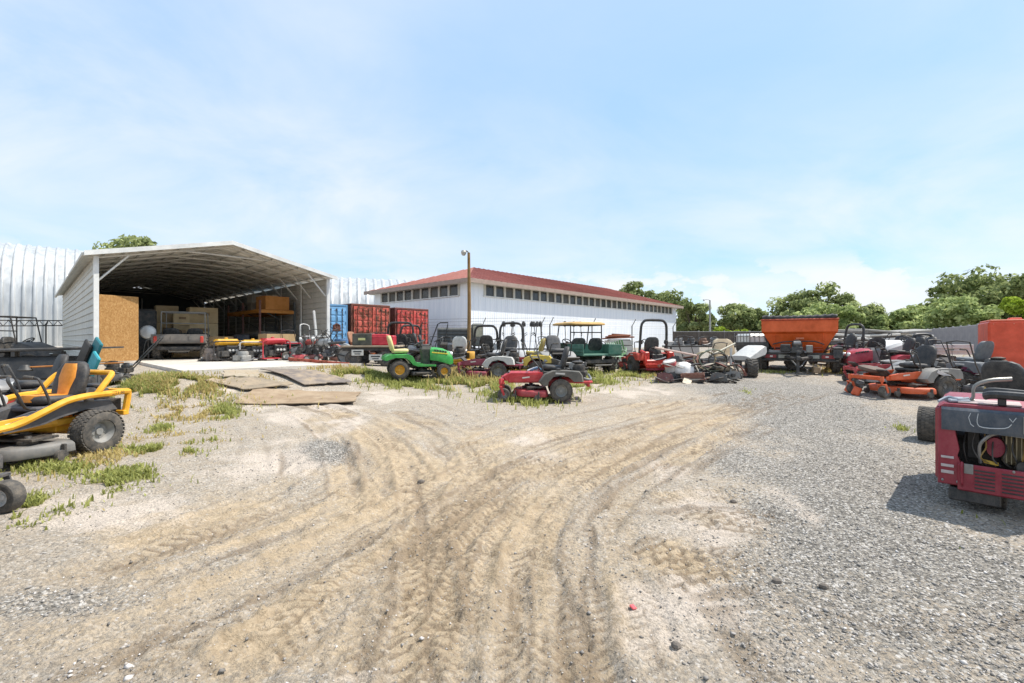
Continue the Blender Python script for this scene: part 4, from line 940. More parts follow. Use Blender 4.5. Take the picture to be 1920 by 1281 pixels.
def carton(label, pos, size, rz, col='#b08a5c', grp='cardboard boxes in the carport', tape=True, parent=None):
    L, w, h = size; m = paint(col, .85, 0, .22, 3); r = thing('cardboard_box', label, 'box', pos, rz, grp)
    MB().box((0, 0, h / 2), (L, w, h - .01), b=.006).build('box_body', m, r)
    for s in (-1, 1): MB().box((0, s * w / 4, h - .002), (L - .01, w / 2 - .006, .008), (s * .01, 0, 0), .002).build('flap', m, r)
    if tape: MB().box((0, 0, h + .004), (L * .98, .06, .004), b=.001).build('tape', paint('#c9b48c', .3), r); MB().box((0, -w / 2 - .002, h * .6), (L * .4, .004, h * .2), b=.001).build('printed_label', paint('#8d7250', .8), r)
    return r
def motorbike(label, pos, hd, col='#9c2a24', lean=.15):
    r = thing('motorbike', label, 'motorbike', pos, hd); r.rotation_euler = (lean, 0, hd)
    for x in (0, 1.25): wheel(r, (x, 0, .28), .28, .09, '#8d8d8b', .78, 'turf', 1, 'wheel')
    f = MB(); f.tube([(0, .05, .28), (.45, .05, .38), (.55, .0, .68), (1.0, 0, .78)], .022, 7); f.tube([(.45, 0, .34), (.85, 0, .3), (1.0, 0, .74)], .022, 7); f.build('frame', black(.3), r)
    k = MB(); k.tube([(1.25, .07, .28), (1.05, .07, .85)], .02, 7); k.tube([(1.25, -.07, .28), (1.05, -.07, .85)], .02, 7); k.tube([(1.0, -.36, .98), (1.04, -.2, .95), (1.04, .2, .95), (1.0, .36, .98)], .013, 6); k.box((1.17, 0, .55), (.3, .12, .02), (0, .9, 0)); k.build('front_fork', steel(), r)
    t = MB(); t.loft([ell(0, 0, z, .24 * q, .13 * q, 14, .7) for z, q in ((0, .8), (.06, 1), (.14, .95), (.2, .6))]); t.build('fuel_tank', paint(col, .3, 0, .2), r, (.75, 0, .66), (0, .1, 0))
    s = MB(); s.box((.28, 0, .72), (.6, .2, .08), (0, .08, 0), .03); s.build('bike_seat', black(.2), r); fe = MB(); fe.tube([(-.3, 0, .5), (-.12, 0, .62), (.1, 0, .66)], [.05, .07, .08], 8); fe.build('rear_fender', paint(col, .35, 0, .25), r)
    engine(r, (.62, 0, .26), .7, '#55565a'); h = MB(); h.lathe([(.09, 0), (.1, -.05), (.05, -.1)], (1.18, 0, .84), 'x', 14); h.build('headlight', paint('#d8d8d2', .2), r); return r
# ================================================================ placed objects
def wpos(px, py, hd, side, half, x=0.0):
    P = gp(px, py); c, s = math.cos(hd), math.sin(hd); ox = P[0] + s * side * half - c * x; oy = P[1] - c * side * half - s * x
    return (ox, oy, gz((ox, oy)))
def text(par, s, size, loc, rot, mat, ext=.001):
    cu = bpy.data.curves.new('t', 'FONT'); cu.body = s; cu.size = size; cu.extrude = ext; cu.align_x = 'CENTER'; cu.align_y = 'CENTER'
    o = bpy.data.objects.new('t', cu); me = bpy.data.meshes.new_from_object(o); bpy.data.objects.remove(o); me.name = 'lettering'; me.materials.append(mat)
    return link('lettering', me, par, loc, rot)
# ---- yellow zero-turn on the left
YL = '#eda81a'; h = R_(-99)
m = ztr('yellow and black zero-turn mower with high-back seat on the left bank', wpos(186, 848, h, 1, .56), h, YL, '#6b6a67', '#3f3f3e', '#242527', '#dd8a10', 0, W=1.16, dw=1.32, Rr=.27, rim='#8d8d8a', pod='#55555a', tail=False, front_x=1.25, grp=None, fend_on=False, sc=.95)
for s in (-1, 1): y0, y1 = sorted((s * .2, s * .42)); MB().prism([(-.4, .5), (-.3, .64), (.2, .68), (.62, .56), (.95, .46), (.9, .4), (.5, .44), (.3, .5), (0, .56), (-.25, .5)], y0, y1, 'xz', .03).build('side_pod', paint('#4a4a4c', .55, 0, .3, 5), m, sharp=45)
YM = paint(YL, .35, 0, .18, 6)
for s in (-1, 1):
    t = MB(); t.tube([(1.18, s * .36, .44), (.8, s * .40, .47), (.52, s * .46, .60), (.3, s * .48, .70), (.05, s * .48, .735), (-.25, s * .47, .735), (-.46, s * .45, .74), (-.52, s * .43, .7), (-.48, s * .42, .42)], .041, 8, sm=3); rl = t.build('frame_rail', YM, m)
    text(rl, 'ZT1 50', .055, (-.32, s * .506, .735), (math.pi / 2, 0, math.pi if s > 0 else 0), black(0))
t = MB(); t.tube([(-.05, .47, .73), (-.22, .46, .93), (-.3, .42, 1.0), (-.32, .3, 1.01), (-.32, -.3, 1.01), (-.3, -.42, 1.0), (-.22, -.46, .93), (-.05, -.47, .73)], .036, 8, sm=2); t.build('roll_hoop', YM, m)
t = MB(); t.tube([(-.5, -.42, .72), (-.58, -.3, .73), (-.58, .3, .73), (-.5, .42, .72)], .034, 8, sm=2); t.box((-.47, 0, .44), (.08, .92, .07)); t.build('rear_bumper', YM, m)
t = MB(); t.prism([(.95, .46), (1.2, .45), (1.3, .58), (1.22, .68), (.98, .6)], -.4, .4, 'xz', .04); t.build('front_cowl', paint('#d98a14', .4, 0, .25, 6), m, sharp=45)
t = MB(); t.tube([(.5, .3, .62), (.62, .33, .66), (.7, .34, .82), (.78, .33, .98), (.76, .3, 1.03)], .016, 7, sm=3); t.build('control_lever', black(.1), m)
# ---- machines behind and beside it
h = R_(-125)
ztr('red and black zero-turn mower tucked behind the yellow one', (*at(92, 0, 7.5)[:2], gz(at(92, 0, 7.5))), h, '#b8342c', '#333', '#2d2d2f', '#1f2022', None, 0, W=1.1, eng='#202226', grp=None)
h = R_(-110)
tractor('grey lawn tractor cut off by the left edge, behind the yellow mower', (*at(-110, 0, 7.6)[:2], gz(at(-110, 0, 7.6))), R_(-15), '#77787a', '#222', '#555', '#333', grp=None, stripe=None)
tractor('navy blue lawn tractor at the far left edge beside the yellow mower', (*at(-330, 0, 5.0)[:2], gz(at(-330, 0, 5.0))), R_(12), '#27344c', '#222', '#777', '#222', grp=None, stripe='#8fb7cf')
h = R_(102); P = gp(-22, 968)
o = ztr('dark grey mower poking in at the left edge with a white-rimmed caster', (P[0] - 1.17 * math.cos(h) - .42 * math.sin(h), P[1] - 1.17 * math.sin(h) + .42 * math.cos(h), gz(P)), h, '#3a3b3e', '#3a3b3e', '#55575a', '#222', None, 0, W=1.05, grp=None, front_x=1.24, deck_on=False, cyaw=R_(80), crim='#dcdbd8')
t = MB(); t.loft([[(x + .0, y, z) for x, y in ((.92, -.5), (1.16, -.46), (1.2, 0), (1.16, .46), (.92, .5))] if i != 3 else [(x, y, z) for x, y in ((.94, -.42), (1.08, -.4), (1.1, 0), (1.08, .4), (.94, .42))] for i, z in enumerate((.42, .6, .85, .93))]); t.build('front_shroud', paint('#585b5f', .5, 0, .3, 5), o, sharp=40)
cv = thing('covered_cart', 'cart under a flat black cover behind the yellow mower', 'cart', (*at(75, 0, 9.6)[:2], gz(at(75, 0, 9.6))), R_(18))
MB().box((0, 0, .62), (1.3, .9, .5), b=.08).build('cart_body', paint('#515355', .7, 0, .35, 4), cv)
t = MB(); t.loft([[(-1.1, -.65, z0), (1.25, -.5, z1), (1.25, .5, z1), (-1.1, .65, z0)] for z0, z1 in ((.95, 1.04), (1.0, 1.06), (1.03, 1.075))]); t.tube([(-1.1, -.65, .99), (1.25, -.5, 1.06)], .03, 6); t.build('cover', paint('#26282a', .6, 0, .3, 4), cv)
for x in (-.45, .45):
    for s in (-1, 1): wheel(cv, (x, s * .42, .2), .2, .14, '#555', .5, 'turf', s, 'wheel')
for x in (-.6, .6):
    for s in (-1, 1): MB().box((x, s * .4, .9), (.06, .06, .18)).build('cover_bracket', black(), cv)
utility('black buggy with a bare roll cage by the silver hut', (*at(-60, 0, 14)[:2], gz(at(-60, 0, 14))), R_(14), '#232527', '#2b2d2e', None, cage='#1d1e20', L=2.4, Wd=1.2, grp=None)
t = thing('spare_wheel', 'black wheel lying on the grass at the foot of the silver hut', 'wheel', (*at(92, 0, 24)[:2], gz(at(92, 0, 24)) + .2)); wheel(t, (0, 0, 0), .42, .28, '#333', .55, 'turf', 1, 'tyre', rot=(R_(70), 0, .4))
tb = thing('leaning_boards', 'teal plastic boards leaning on the carport wall', 'boards', (*at(168, 0, 9.2)[:2], gz(at(168, 0, 9.2)) + .1), R_(-20)); tb.scale = (1.0, 1.0, 1.15)
for k, (c, l, dx) in enumerate((('#17767f', 1.05, 0), ('#1a1c1e', 1.0, -.2), ('#2aa0ab', .75, .25))): MB().box((dx, -.06 * k, l * .42), (.24, .06, l), (0, R_(38), 0), .02).build('board', paint(c, .4, 0, .2), tb)
def walker(label, pos, hd, col='#333436', wide=.5, name='walk_behind_mower', bag=None, top=1.05, grp='walk-behind machines'):
    r = thing(name, label, 'mower', pos, hd, grp); d = MB(); d.loft([ell(0, 0, z, .28 * k, wide / 2 * k, 16, .6) for z, k in ((.08, 1), (.16, 1), (.22, .85), (.24, .5))]); d.build('mower_deck', paint(col, .45, 0, .4), r, sharp=40)
    engine(r, (.02, 0, .22), .7)
    for x in (-.24, .24):
        for s in (-1, 1): wheel(r, (x, s * wide * .5, .1), .1, .05, '#b9b8b4', .6, 'plain', s, 'wheel', n=16)
    hb = MB()
    for s in (-1, 1): hb.tube([(-.2, s * wide * .38, .2), (-.62, s * wide * .4, .75), (-.82, s * wide * .38, top)], .013, 6)
    hb.tube([(-.82, -wide * .38, top), (-.86, 0, top + .03), (-.82, wide * .38, top)], .014, 6); hb.build('handlebar', black(.2), r)
    cb = MB(); cb.tube([(-.75, .1, top - .1), (-.6, .3, top - .05), (-.5, .25, top - .45), (-.2, .1, .3)], .006, 5, sm=4); cb.build('cable', black(.2), r)
    if bag: b = MB(); b.box((-.45, 0, .42), (.42, wide * .8, .36), (0, .5, 0), .08); b.build('grass_bag', paint(bag, .8, 0, .3), r)
    return r
walker('black walk-behind machine with looped cables in front of the carport corner', (*at(214, 0, 9.9)[:2], gz(at(214, 0, 9.9))), R_(210), '#2c2d2f', .5, 'walk_behind_mower', None, 1.0, None)
wh = thing('string_trimmer_cart', 'orange-handled trimmer lying among parts behind the yellow seat', 'trimmer', (*at(150, 0, 9.0)[:2], gz(at(150, 0, 9.0)) + .06), R_(10)); MB().tube([(-.9, 0, .55), (.7, .1, .62)], .016, 6).build('shaft', paint('#c87a28', .5), wh); engine(wh, (.75, .1, .42), .5); MB().lathe([(.1, .48), (.12, .5), (.05, .6)], (-.92, 0, 0), 'z', 12).build('cutter_head', black(.2), wh)
MB().box((0, .05, .25), (.5, .3, .5)).build('stand', paint('#44474a', .6), wh)

# ---- inside the carport
def osb():
    m, t = newmat('osb'); ob = t.n('ShaderNodeTexCoord').outputs['Object']; v = t.n('ShaderNodeTexVoronoi'); v.inputs['Scale'].default_value = 42; mp = t.n('ShaderNodeMapping'); mp.inputs['Scale'].default_value = (1, 1, .55); t.l(ob, mp.inputs[0]); t.l(mp.outputs[0], v.inputs['Vector'])
    s = t.n('ShaderNodeSeparateColor'); t.l(v.outputs['Color'], s.inputs[0]); c = t.ramp(s.outputs[0], [(0, lin('#96703f')), (.4, lin('#a57b49')), (.75, lin('#ad8552')), (1, lin('#b8925f'))])
    c = t.mix(t.ramp(t.noise(ob, 1.5, 3), [(.3, .3), (.7, 0)]), c, lin('#8c6436')); t.bsdf(c, .8, 0, t.bump(s.outputs[1], .3, .003), .3); return m
A = np.array(cp(.07, .12)[:2]); B = np.array(cp(1.08, .40)[:2]); d = B - A
ob = tag(MB().box((np.hypot(*d) / 2, 0, 1.1), (np.hypot(*d), .03, 2.14), b=.004).build('osb_panel', osb(), None, (A[0], A[1], PADZ), (0, 0, math.atan2(d[1], d[0]))), 'tall brown OSB panel standing at the left of the carport opening', 'panel')
fa = math.atan2(CV[1], CV[0])     # heading straight into the shed
P = at(334, 0, 16.6); utility('grey utility vehicle with red tail lights parked inside the carport', (P[0] + .05, P[1], PADZ), R_(118), '#3f4042', '#6f6a64', None, cage='#8a8a86', L=2.8, Wd=1.62, Rw=.33, grp=None, tail='#c83a2a', sc=1.0)
def inP(px, Y, z=0): p = at(px, 0, Y); return (p[0], p[1], PADZ + z)
cols = ['#b89f75', '#c4aa7e', '#ab9570', '#cab185']
for i, (px, Y, w, dd, hs, nm) in enumerate(((312, 20.0, .8, .7, (.75, .7, .72), 'leftmost'), (340, 19.6, .62, .6, (.7, .62, .5), 'middle'), (379, 20.2, 1.05, .8, (.72, .7, .68), 'right'))):
    z = 0
    for k, hh in enumerate(hs): carton('tan cardboard box %s in the %s stack behind the utility vehicle' % (('at the bottom', 'in the middle', 'on top')[k], nm), inP(px, Y, z), (w, dd, hh), R_(42 + i), cols[(i + k) % 4]); z += hh + .012
slab('storage_cabinet', 'dark cabinet against the inside left wall of the carport', 'cabinet', inP(271, 17.6), (.7, .6, 1.9), '#20262a', (0, 0, R_(45)))
fr = thing('shop_fan', 'pale shop fan on a black stand beside the cabinet', 'fan', inP(278, 16.2), R_(-60)); MB().tube([(0, 0, 0), (0, 0, .95)], .02, 6).build('fan_stand', black(), fr); t = MB(); t.lathe([(.05, .0), (.2, .02), (.24, .07), (.2, .13), (.05, .15)], (0, 0, 1.0), 'x', 18); t.build('fan_cage', paint('#c9ced0', .3, .3), fr); MB().box((0, 0, .02), (.4, .4, .04)).build('base', black(), fr)
# pallet rack
rk = thing('pallet_rack', 'pallet rack with an orange wood deck along the right carport wall', 'rack', cp(7.4 - 1.75, 2.9), math.atan2(CV[1], CV[0]))   # local x into depth, y to the left
RW_, RL = 1.5, 4.7; UP = paint('#6b4038', .5, .1, .3, 7, .2)
for x in (0, RL / 2, RL):
    for y in (0, -RW_): MB().box((x, y, 1.25), (.09, .08, 2.5), b=.008).build('upright', UP if y == 0 else paint('#3a4448', .5, .1, .3), rk)
    MB().tube([(x, 0, .3), (x, -RW_, 1.3), (x, 0, 2.1)], .02, 5).build('cross_brace', paint('#55585a', .5, .2, .3), rk)
for z in (.95, 2.0):
    for y in (.02, -RW_ - .02): MB().box((RL / 2, y, z), (RL, .05, .13), b=.01).build('beam', paint('#c47d22' if z > 1.5 else '#6e6a64', .5, 0, .25), rk)
    for e in (0, RL): MB().box((e, -RW_ / 2, z), (.05, RW_, .13), b=.01).build('beam', paint('#c47d22' if z > 1.5 else '#6e6a64', .5, 0, .25), rk)
for k in range(10): MB().box((.24 + k * .468, -RW_ / 2, 2.08), (.44, RW_ + .12, .035), b=.006).build('deck_board', paint(['#b9782c', '#c98b3a', '#ad7030'][k % 3], .7, 0, .2, 4), rk)
for k in range(6): MB().box((.4 + k * .78, -RW_ / 2, 1.03), (.7, RW_, .03), b=.006).build('shelf_board', paint('#8b857b', .8, 0, .3, 4), rk)
def rkp(x, y, z): p = rk.matrix_basis @ Vector((x, y, z)); return (p.x, p.y, p.z)
ra = math.atan2(CV[1], CV[0])
carton('large orange-brown carton on the near end of the rack deck', rkp(.62, -.75, 2.1), (1.1, 1.05, .62), ra + .05, '#b97a35')
carton('stacked lower grey-tan carton at the middle of the rack deck', rkp(2.6, -.6, 2.1), (.55, .5, .42), ra, '#8d8272'); carton('upper grey carton at the middle of the rack deck', rkp(2.6, -.6, 2.53), (.6, .5, .4), ra + .1, '#9a9184')
slab('tool_case', 'black case on the rack deck between the cartons', 'case', rkp(1.75, -.7, 2.1), (.6, .5, .5), '#1c1e20', (0, 0, ra))
slab('book_stack', 'pale flat box lying on top of the orange-brown carton', 'box', rkp(.9, -.85, 2.735), (.4, .3, .1), '#c4b79c', (0, 0, ra + .3))
for k in range(3): t = thing('engine_part', 'small dark engine %s at the far end of the rack deck' % ('nearest the cartons', 'in between', 'farthest back')[k], 'engine', rkp(3.3 + k * .55, -.5 - .2 * (k % 2), 2.1), .4 * k, 'small engines on the rack'); engine(t, (0, 0, 0), .9, '#2c2f2e')
for k in range(4): tag(MB().box((0, 0, .03), (2.2 - .2 * k, .2, .05), b=.006).build('lumber_plank', paint('#a59a86', .8), None, rkp(1.5 + .3 * k, -.25 - .3 * k, 1.05), (0, 0, ra + .04 * k)), 'grey plank on the lower rack shelf, %s from the front' % ('first', 'second', 'third', 'fourth')[k], 'plank', 'planks on the rack shelf')
# row of generators and small engines across the opening
sa = math.atan2(CU[1], CU[0])
generator('yellow generator with a white wheel, first in the row from the utility vehicle', inP(424, 15.6), sa, '#d8a018', sc=1.3)
generator('second yellow generator, half hidden behind the first', inP(441, 16.4), sa + .2, '#d9a41c', sc=1.2)
generator('pale grey generator with yellow tank in the middle of the row', inP(474, 16.0), sa - .2, '#d6a32a', '#c9c9c6', 1.25)
generator('large red generator with striped panel in the row', inP(511, 16.2), sa, '#b62a32', '#c21f34', 1.35, True, True, 'portable generators', .6)
generator('smaller red generator to the right of the large one', inP(540, 16.6), sa + .15, '#2b2b2c', '#c2243a', 1.15)
for i, (px, Y, s, c, l) in enumerate(((397, 15.6, 1.3, '#8b7d74', 'dusty grey engine on the floor beside the utility vehicle'), (410, 16.4, 1.1, '#a85a62', 'pink-red engine behind the dusty one'), (456, 15.4, 1.0, '#9a9a96', 'bare silver engine between the yellow and grey generators'), (557, 16.2, 1.2, '#6b6b6b', 'grey engine at the right end of the generator row'))):
    t = thing('engine_part', l, 'engine', inP(px, Y), sa + i, 'engines on the carport floor'); engine(t, (0, 0, .0), s, c); MB().box((0, 0, .03), (.5, .4, .05)).build('skid', iron(), t)
carton('brown carton on the floor behind the engines', inP(408, 18.4), (.95, .7, .85), sa, '#9c7f57'); carton('slumped flat carton behind the red generators', inP(520, 18.2), (1.2, .6, .95), sa + .2, '#b09268')
slab('tool_chest', 'dark blue tool chest under the rack', 'tool chest', inP(452, 20.2), (.6, .5, .95), '#2b3440', (0, 0, sa))
ht = thing('hand_truck', 'white hand truck standing near the right carport wall', 'hand truck', inP(573, 17.6), sa + .2)
for s in (-1, 1): MB().tube([(s * .2, 0, .1), (s * .2, .05, 1.15), (s * .14, .1, 1.3), (0, .12, 1.34)], .016, 6, sm=3).build('rail', paint('#d6d6d2', .4), ht); wheel(ht, (s * .26, .1, .13), .13, .07, '#c4c4c0', .55, 'plain', s, 'wheel', rot=(0, 0, math.pi / 2), n=16)
MB().box((0, -.12, .03), (.44, .24, .02)).build('toe_plate', paint('#d6d6d2', .4), ht)
tbm = thing('work_bench', 'grey metal bench with a white upright at the right carport wall', 'bench', inP(590, 17.4), sa)
MB().box((0, 0, .85), (.9, .5, .05)).build('bench_top', paint('#c3c4c2', .5, .2), tbm); MB().box((.1, .2, 1.35), (.08, .08, 1.0), (0, -.1, 0)).build('upright', paint('#d0d0cc', .5), tbm)
for x in (-.4, .4):
    for y in (-.2, .2): MB().box((x, y, .42), (.05, .05, .84)).build('leg', paint('#8d8f90', .5, .2), tbm)
walker('red and black push mower at the right of the carport opening', inP(563, 15.4), sa + 2.6, '#b02535', .5)
walker('rusty red tiller beside the right carport post', inP(588, 15.6), sa + 2.2, '#8a4a44', .45, 'garden_tiller')
tag(MB().box((0, 0, .04), (2.1, .1, .09), b=.01).build('steel_beam', paint('#a3442c', .7, .1, .3, 6, .4), None, (*at(597, 0, 14.2)[:2], gz(at(597, 0, 14.2)) + .1), (0, R_(4), R_(-12))), 'rusty red steel beam lying at the edge of the apron', 'beam')
walker('white and grey mower parts behind the red generators', inP(549, 17.4), sa + 1, '#c9cac8', .55); walker('dark push mower beside the right carport post', inP(604, 16.0), sa + .9, '#2c2c2e', .5)

# ---- between carport and green tractor
def yard(px, Y): X, Yy, z = onx(px, Y); return (X, Yy, z)
motorbike('red motorbike leaning outside the right corner of the carport', yard(626, 17.2), R_(205), '#a23a2e')
motorbike('silver dirt bike in front of the red motorbike', yard(648, 15.4), R_(170), '#8e9294', -.12)
tractor('orange-brown ride-on mower with curved seat in front of the faded red container', yard(668, 17.6), R_(-10), '#a55a36', '#9a6a4a', '#777', '#3a2c24', stripe=None)
fb = thing('flatbed_trailer', 'flat wooden-deck trailer with a red box beside the green tractor', 'trailer', yard(702, 14.9), R_(4), 'trailers')
for k in range(7): MB().box((0, -.6 + k * .2, .62), (1.75, .19, .05), b=.006).build('deck_plank', paint(['#a8967f', '#b5a48c', '#9c8a74'][k % 3], .85, 0, .3, 4), fb)
MB().box((0, 0, .53), (1.7, 1.2, .1), b=.01).build('trailer_frame', black(.4), fb); MB().tube([(.8, 0, .5), (1.5, 0, .45)], .04, 6).build('drawbar', black(.4), fb)
for x in (-.5, .5):
    for s in (-1, 1): wheel(fb, (x, s * .62, .24), .24, .18, '#555', .5, 'turf', s, 'wheel')
for x, z, l in ((-.35, .43, .36), (.2, .28, .4)): t = MB(); t.box((x, -.73, z), (l, .012, .18), b=.002); pl = t.build('sign_plate', paint('#d8d6ce', .6, 0, .3), fb); t = MB(); t.box((x, -.738, z + .03), (l * .7, .006, .04), b=.001); t.box((x, -.738, z - .04), (l * .5, .006, .03), b=.001); t.build('print', black(0), pl)
fz = gz(yard(702, 14.9)[:2])
rb = thing('red_tool_box', 'bright red box on the flat trailer deck', 'box', (*yard(716, 14.8)[:2], fz + .65), R_(4)); MB().box((0, 0, .16), (.85, .5, .32), b=.03).build('box_body', paint('#bf1f33', .4, 0, .15), rb); MB().box((-.1, 0, .33), (.6, .46, .06), b=.02).build('lid', paint('#c42a3c', .4, 0, .15), rb)
bb = thing('black_crate', 'black crate with a pale label on the left end of the flat trailer', 'crate', (*yard(682, 14.7)[:2], fz + .65), R_(4)); MB().box((0, 0, .19), (.6, .5, .38), b=.02).build('crate_body', paint('#3a3f36', .6), bb); MB().box((0, -.255, .2), (.22, .01, .07), b=.002).build('label_plate', paint('#cfd08a', .5), bb)
h = R_(20); gt = tractor('green lawn tractor with yellow wheels and cream seat in the middle of the yard', wpos(749, 716, h, -1, .41), h, grp=None)
for i, (px, Y) in enumerate(((752, 18.0), (764, 18.8))):
    ztr('dark mower with %s roll bar in front of the bright red container' % ('a tall thin' if i == 0 else 'a lower brown'), yard(px, Y), R_(100 + 30 * i), '#3d3330', '#333', '#2c2c2c', '#222', None, 1.6 - .1 * i, W=1.3 - .1 * i)
ztr('low black mower with pale engine cover behind the green tractor seat', yard(795, 16.6), R_(10), '#2c2e30', '#3a3a3a', '#9a9c9b', '#222', eng='#b9bab8', levers=True)
# grey ribbed bed and cab
gb = thing('cargo_box_buggy', 'grey ribbed cargo body with a cab, left of the wooden light pole', 'utility cart', yard(853, 20.3), R_(6))
GM = paint('#5d605e', .6, .1, .35, 5)
MB().box((0, 0, .95), (1.5, 1.2, .9), b=.04).build('cargo_body', GM, gb)
for k in range(6): MB().box((0, -.62, .6 + k * .14), (1.44, .05, .06), b=.012).build('body_rib', GM, gb)
t = MB(); t.box((.98, 0, 1.1), (.5, 1.2, 1.0), b=.06); cb = t.build('cab', paint('#6b6e68', .6, 0, .3), gb); MB().box((.98, -.61, 1.25), (.36, .02, .46), b=.004).build('window_pane', paint('#b9b49a', .15, 0, .2), cb); MB().box((1.235, 0, 1.25), (.02, .9, .46), b=.004).build('window_pane', paint('#b9b49a', .15, 0, .2), cb)
t = MB(); t.tube([(-1.1, -.7, .5), (-.72, -.72, 1.55), (-.6, -.72, 1.62), (-.28, -.72, 1.62), (-.3, -.72, 1.5), (-.45, -.72, .6)], .025, 6); t.build('leaning_rack', black(.2), gb)
for x in (-.5, .8):
    for s in (-1, 1): wheel(gb, (x, s * .55, .27), .27, .22, '#555', .5, 'lug', s, 'wheel')
MB().box((.2, 0, .45), (2.0, .8, .12)).build('chassis', black(.4), gb)
for k in range(3): walker('grey push mower %s in front of the ribbed cargo body' % ('leftmost', 'second', 'third')[k], yard(826 + k * 13, 18.6 - .2 * k), R_(-60 - 20 * k), '#4d4f50', .45)
tractor('black utility mower with a long dark hood behind the green tractor', yard(790, 15.6), R_(15), '#33363a', '#2a2a2a', '#555', '#222', stripe=None)
ztr('yellow mower with a white round seat behind the green hood', yard(862, 15.4), R_(95), '#d9a21a', '#d9a21a', '#d2981a', '#d8d8d4', None, 0, W=.95, Rr=.22)
h = R_(176); ztr('dark crimson mower with a pale grey fender left of the bright red mower', wpos(934, 713, h, 1, .5), h, '#8a1f3f', '#97283f', '#c3c2bc', '#2a2a2b', None, 0, W=1.0, pod='#2a2a2a')
ztr('black mower with the shorter roll bar in front of the warehouse corner', yard(913, 16.8), R_(85), '#2d2e30', '#333', '#3a3b3c', '#333', None, 1.5, W=1.12, rim='#777')
ztr('black mower with the taller roll bar to the right of the wooden pole', yard(957, 16.2), R_(-97), '#2a2b2d', '#333', '#b7b9ba', '#3a3b3d', None, 1.62, W=1.12, rim='#777')
ztr('red and yellow striped mower half hidden behind the bright red one', yard(1010, 14.2), R_(170), '#b8333a', '#c9a93a', '#d9bc4a', '#8c7a3a', '#d8c83a', 0)
h = R_(178); rz_ = ztr('bright red zero-turn mower with dark grey fenders nearest the camera in the middle', wpos(1052, 755, h, 1, .5, 0), h, '#bd1f28', '#b0303a', '#57554f', '#242526', None, 0, W=1.04, dw=1.22, Rr=.235, rim='#8f908c', front_x=1.3, grp=None)
t = MB(); t.prism([(.32, .44), (1.2, .42), (1.26, .52), (1.1, .6), (.36, .6)], -.34, .34, 'xz', .03); t.build('front_body', paint('#bd1f28', .38, 0, .2, 6), rz_, sharp=45)
for s in (-1, 1): t = MB(); t.tube([(.38, s * .2, .58), (.5, s * .22, .75), (.66, s * .2, .95), (.62, s * .1, 1.0)], .012, 6, sm=3); t.build('control_lever', black(.2), rz_)
for k, c in enumerate(('#4f86a8', '#5f6f86', '#c9cbd2')): MB().tube([(.35 + .06 * k, .1 - .1 * k, .62), (.5, .2 - .1 * k, .7), (.62 + .05 * k, .1, .63)], .02, 6, sm=3).build('hose', paint(c, .5), rz_)
ztr('grey high-seat mower right behind the bright red one', yard(1040, 14.2), R_(-70), '#3d3e40', '#3d3e40', '#8b8c8c', '#45474a', None, 0, levers=True, high=1.15)
# string trimmers on a rack
TG = 'string trimmers standing on the rack'; trim = None
def trimmer():
    r = thing('string_trimmer', '', 'trimmer', (0, 0, 0), 0, TG); MB().tube([(0, 0, 0), (.03, 0, 1.35)], .014, 6).build('shaft', black(.2), r)
    t = MB(); t.box((.03, 0, 1.42), (.16, .14, .18), b=.03); t.lathe([(.06, 1.5), (.06, 1.54), (.02, 1.56)], (.03, 0, 0), 'z', 10); t.build('motor', paint('#3a3a3b', .5), r); t = MB(); t.tube([(.03, 0, 1.0), (.14, .0, 1.08), (.14, 0, .98), (.03, 0, .92)], .012, 6); t.build('loop_handle', black(), r); t = MB(); t.lathe([(.07, .02), (.09, .05), (.03, .1)], (0, 0, 0), 'z', 10); t.build('cutter_head', black(), r); return r
rackr = thing('trimmer_rack', 'low rail rack holding string trimmers in front of the white wall', 'rack', yard(1000, 19.6), 0)
MB().box((-1.1, 0, .5), (4.6, .06, .06)).build('rail', iron(), rackr); MB().box((-1.1, 0, .1), (4.6, .3, .06)).build('rail', iron(), rackr)
for x in (-3.3, -1.1, 1.1): MB().box((x, 0, .3), (.06, .3, .6)).build('leg', iron(), rackr)
r0 = trimmer()
ordn = ('first', 'second', 'third', 'fourth', 'fifth', 'sixth', 'seventh', 'eighth', 'ninth', 'tenth', 'eleventh', 'twelfth')
for i, px in enumerate((946, 953, 960, 967, 985, 992, 1001, 1009, 1016, 1062, 1075, 1092)):
    o = r0 if i == 0 else copy_tree(r0); X, Y_, z = yard(px, 19.4 + .08 * (i % 3)); o.location = (X, Y_, z + .14); o.rotation_euler = (R_(random.uniform(-5, 5)), R_(random.uniform(-7, 7)), random.uniform(0, 6)); o['label'] = 'black string trimmer standing upright, %s from the left on the rack' % ordn[i]
h = R_(112); utility('green utility cart with a tan canopy and open slatted bed', wpos(1082, 701, h, 1, .6, .45), h, '#3f5540', '#2f6b58', '#c9a15a', L=2.7, Wd=1.42, cage='#2c2d2c', grp=None, bedopen=True, lights=False, bedh=.32, top=1.6)
cr = thing('wooden_crate', 'white crate topped with scrap wood behind the red roll-bar mower', 'crate', yard(1160, 18.4), R_(5)); 
for k in range(4): MB().box((0, -.35, .16 + k * .22), (.95, .03, .19), b=.006).build('slat', paint('#cfcdc4', .7), cr); MB().box((-.47, 0, .16 + k * .22), (.03, .7, .19), b=.006).build('slat', paint('#cfcdc4', .7), cr)
MB().box((0, 0, .5), (.9, .64, .9)).build('crate_load', paint('#6b665c', .9), cr)
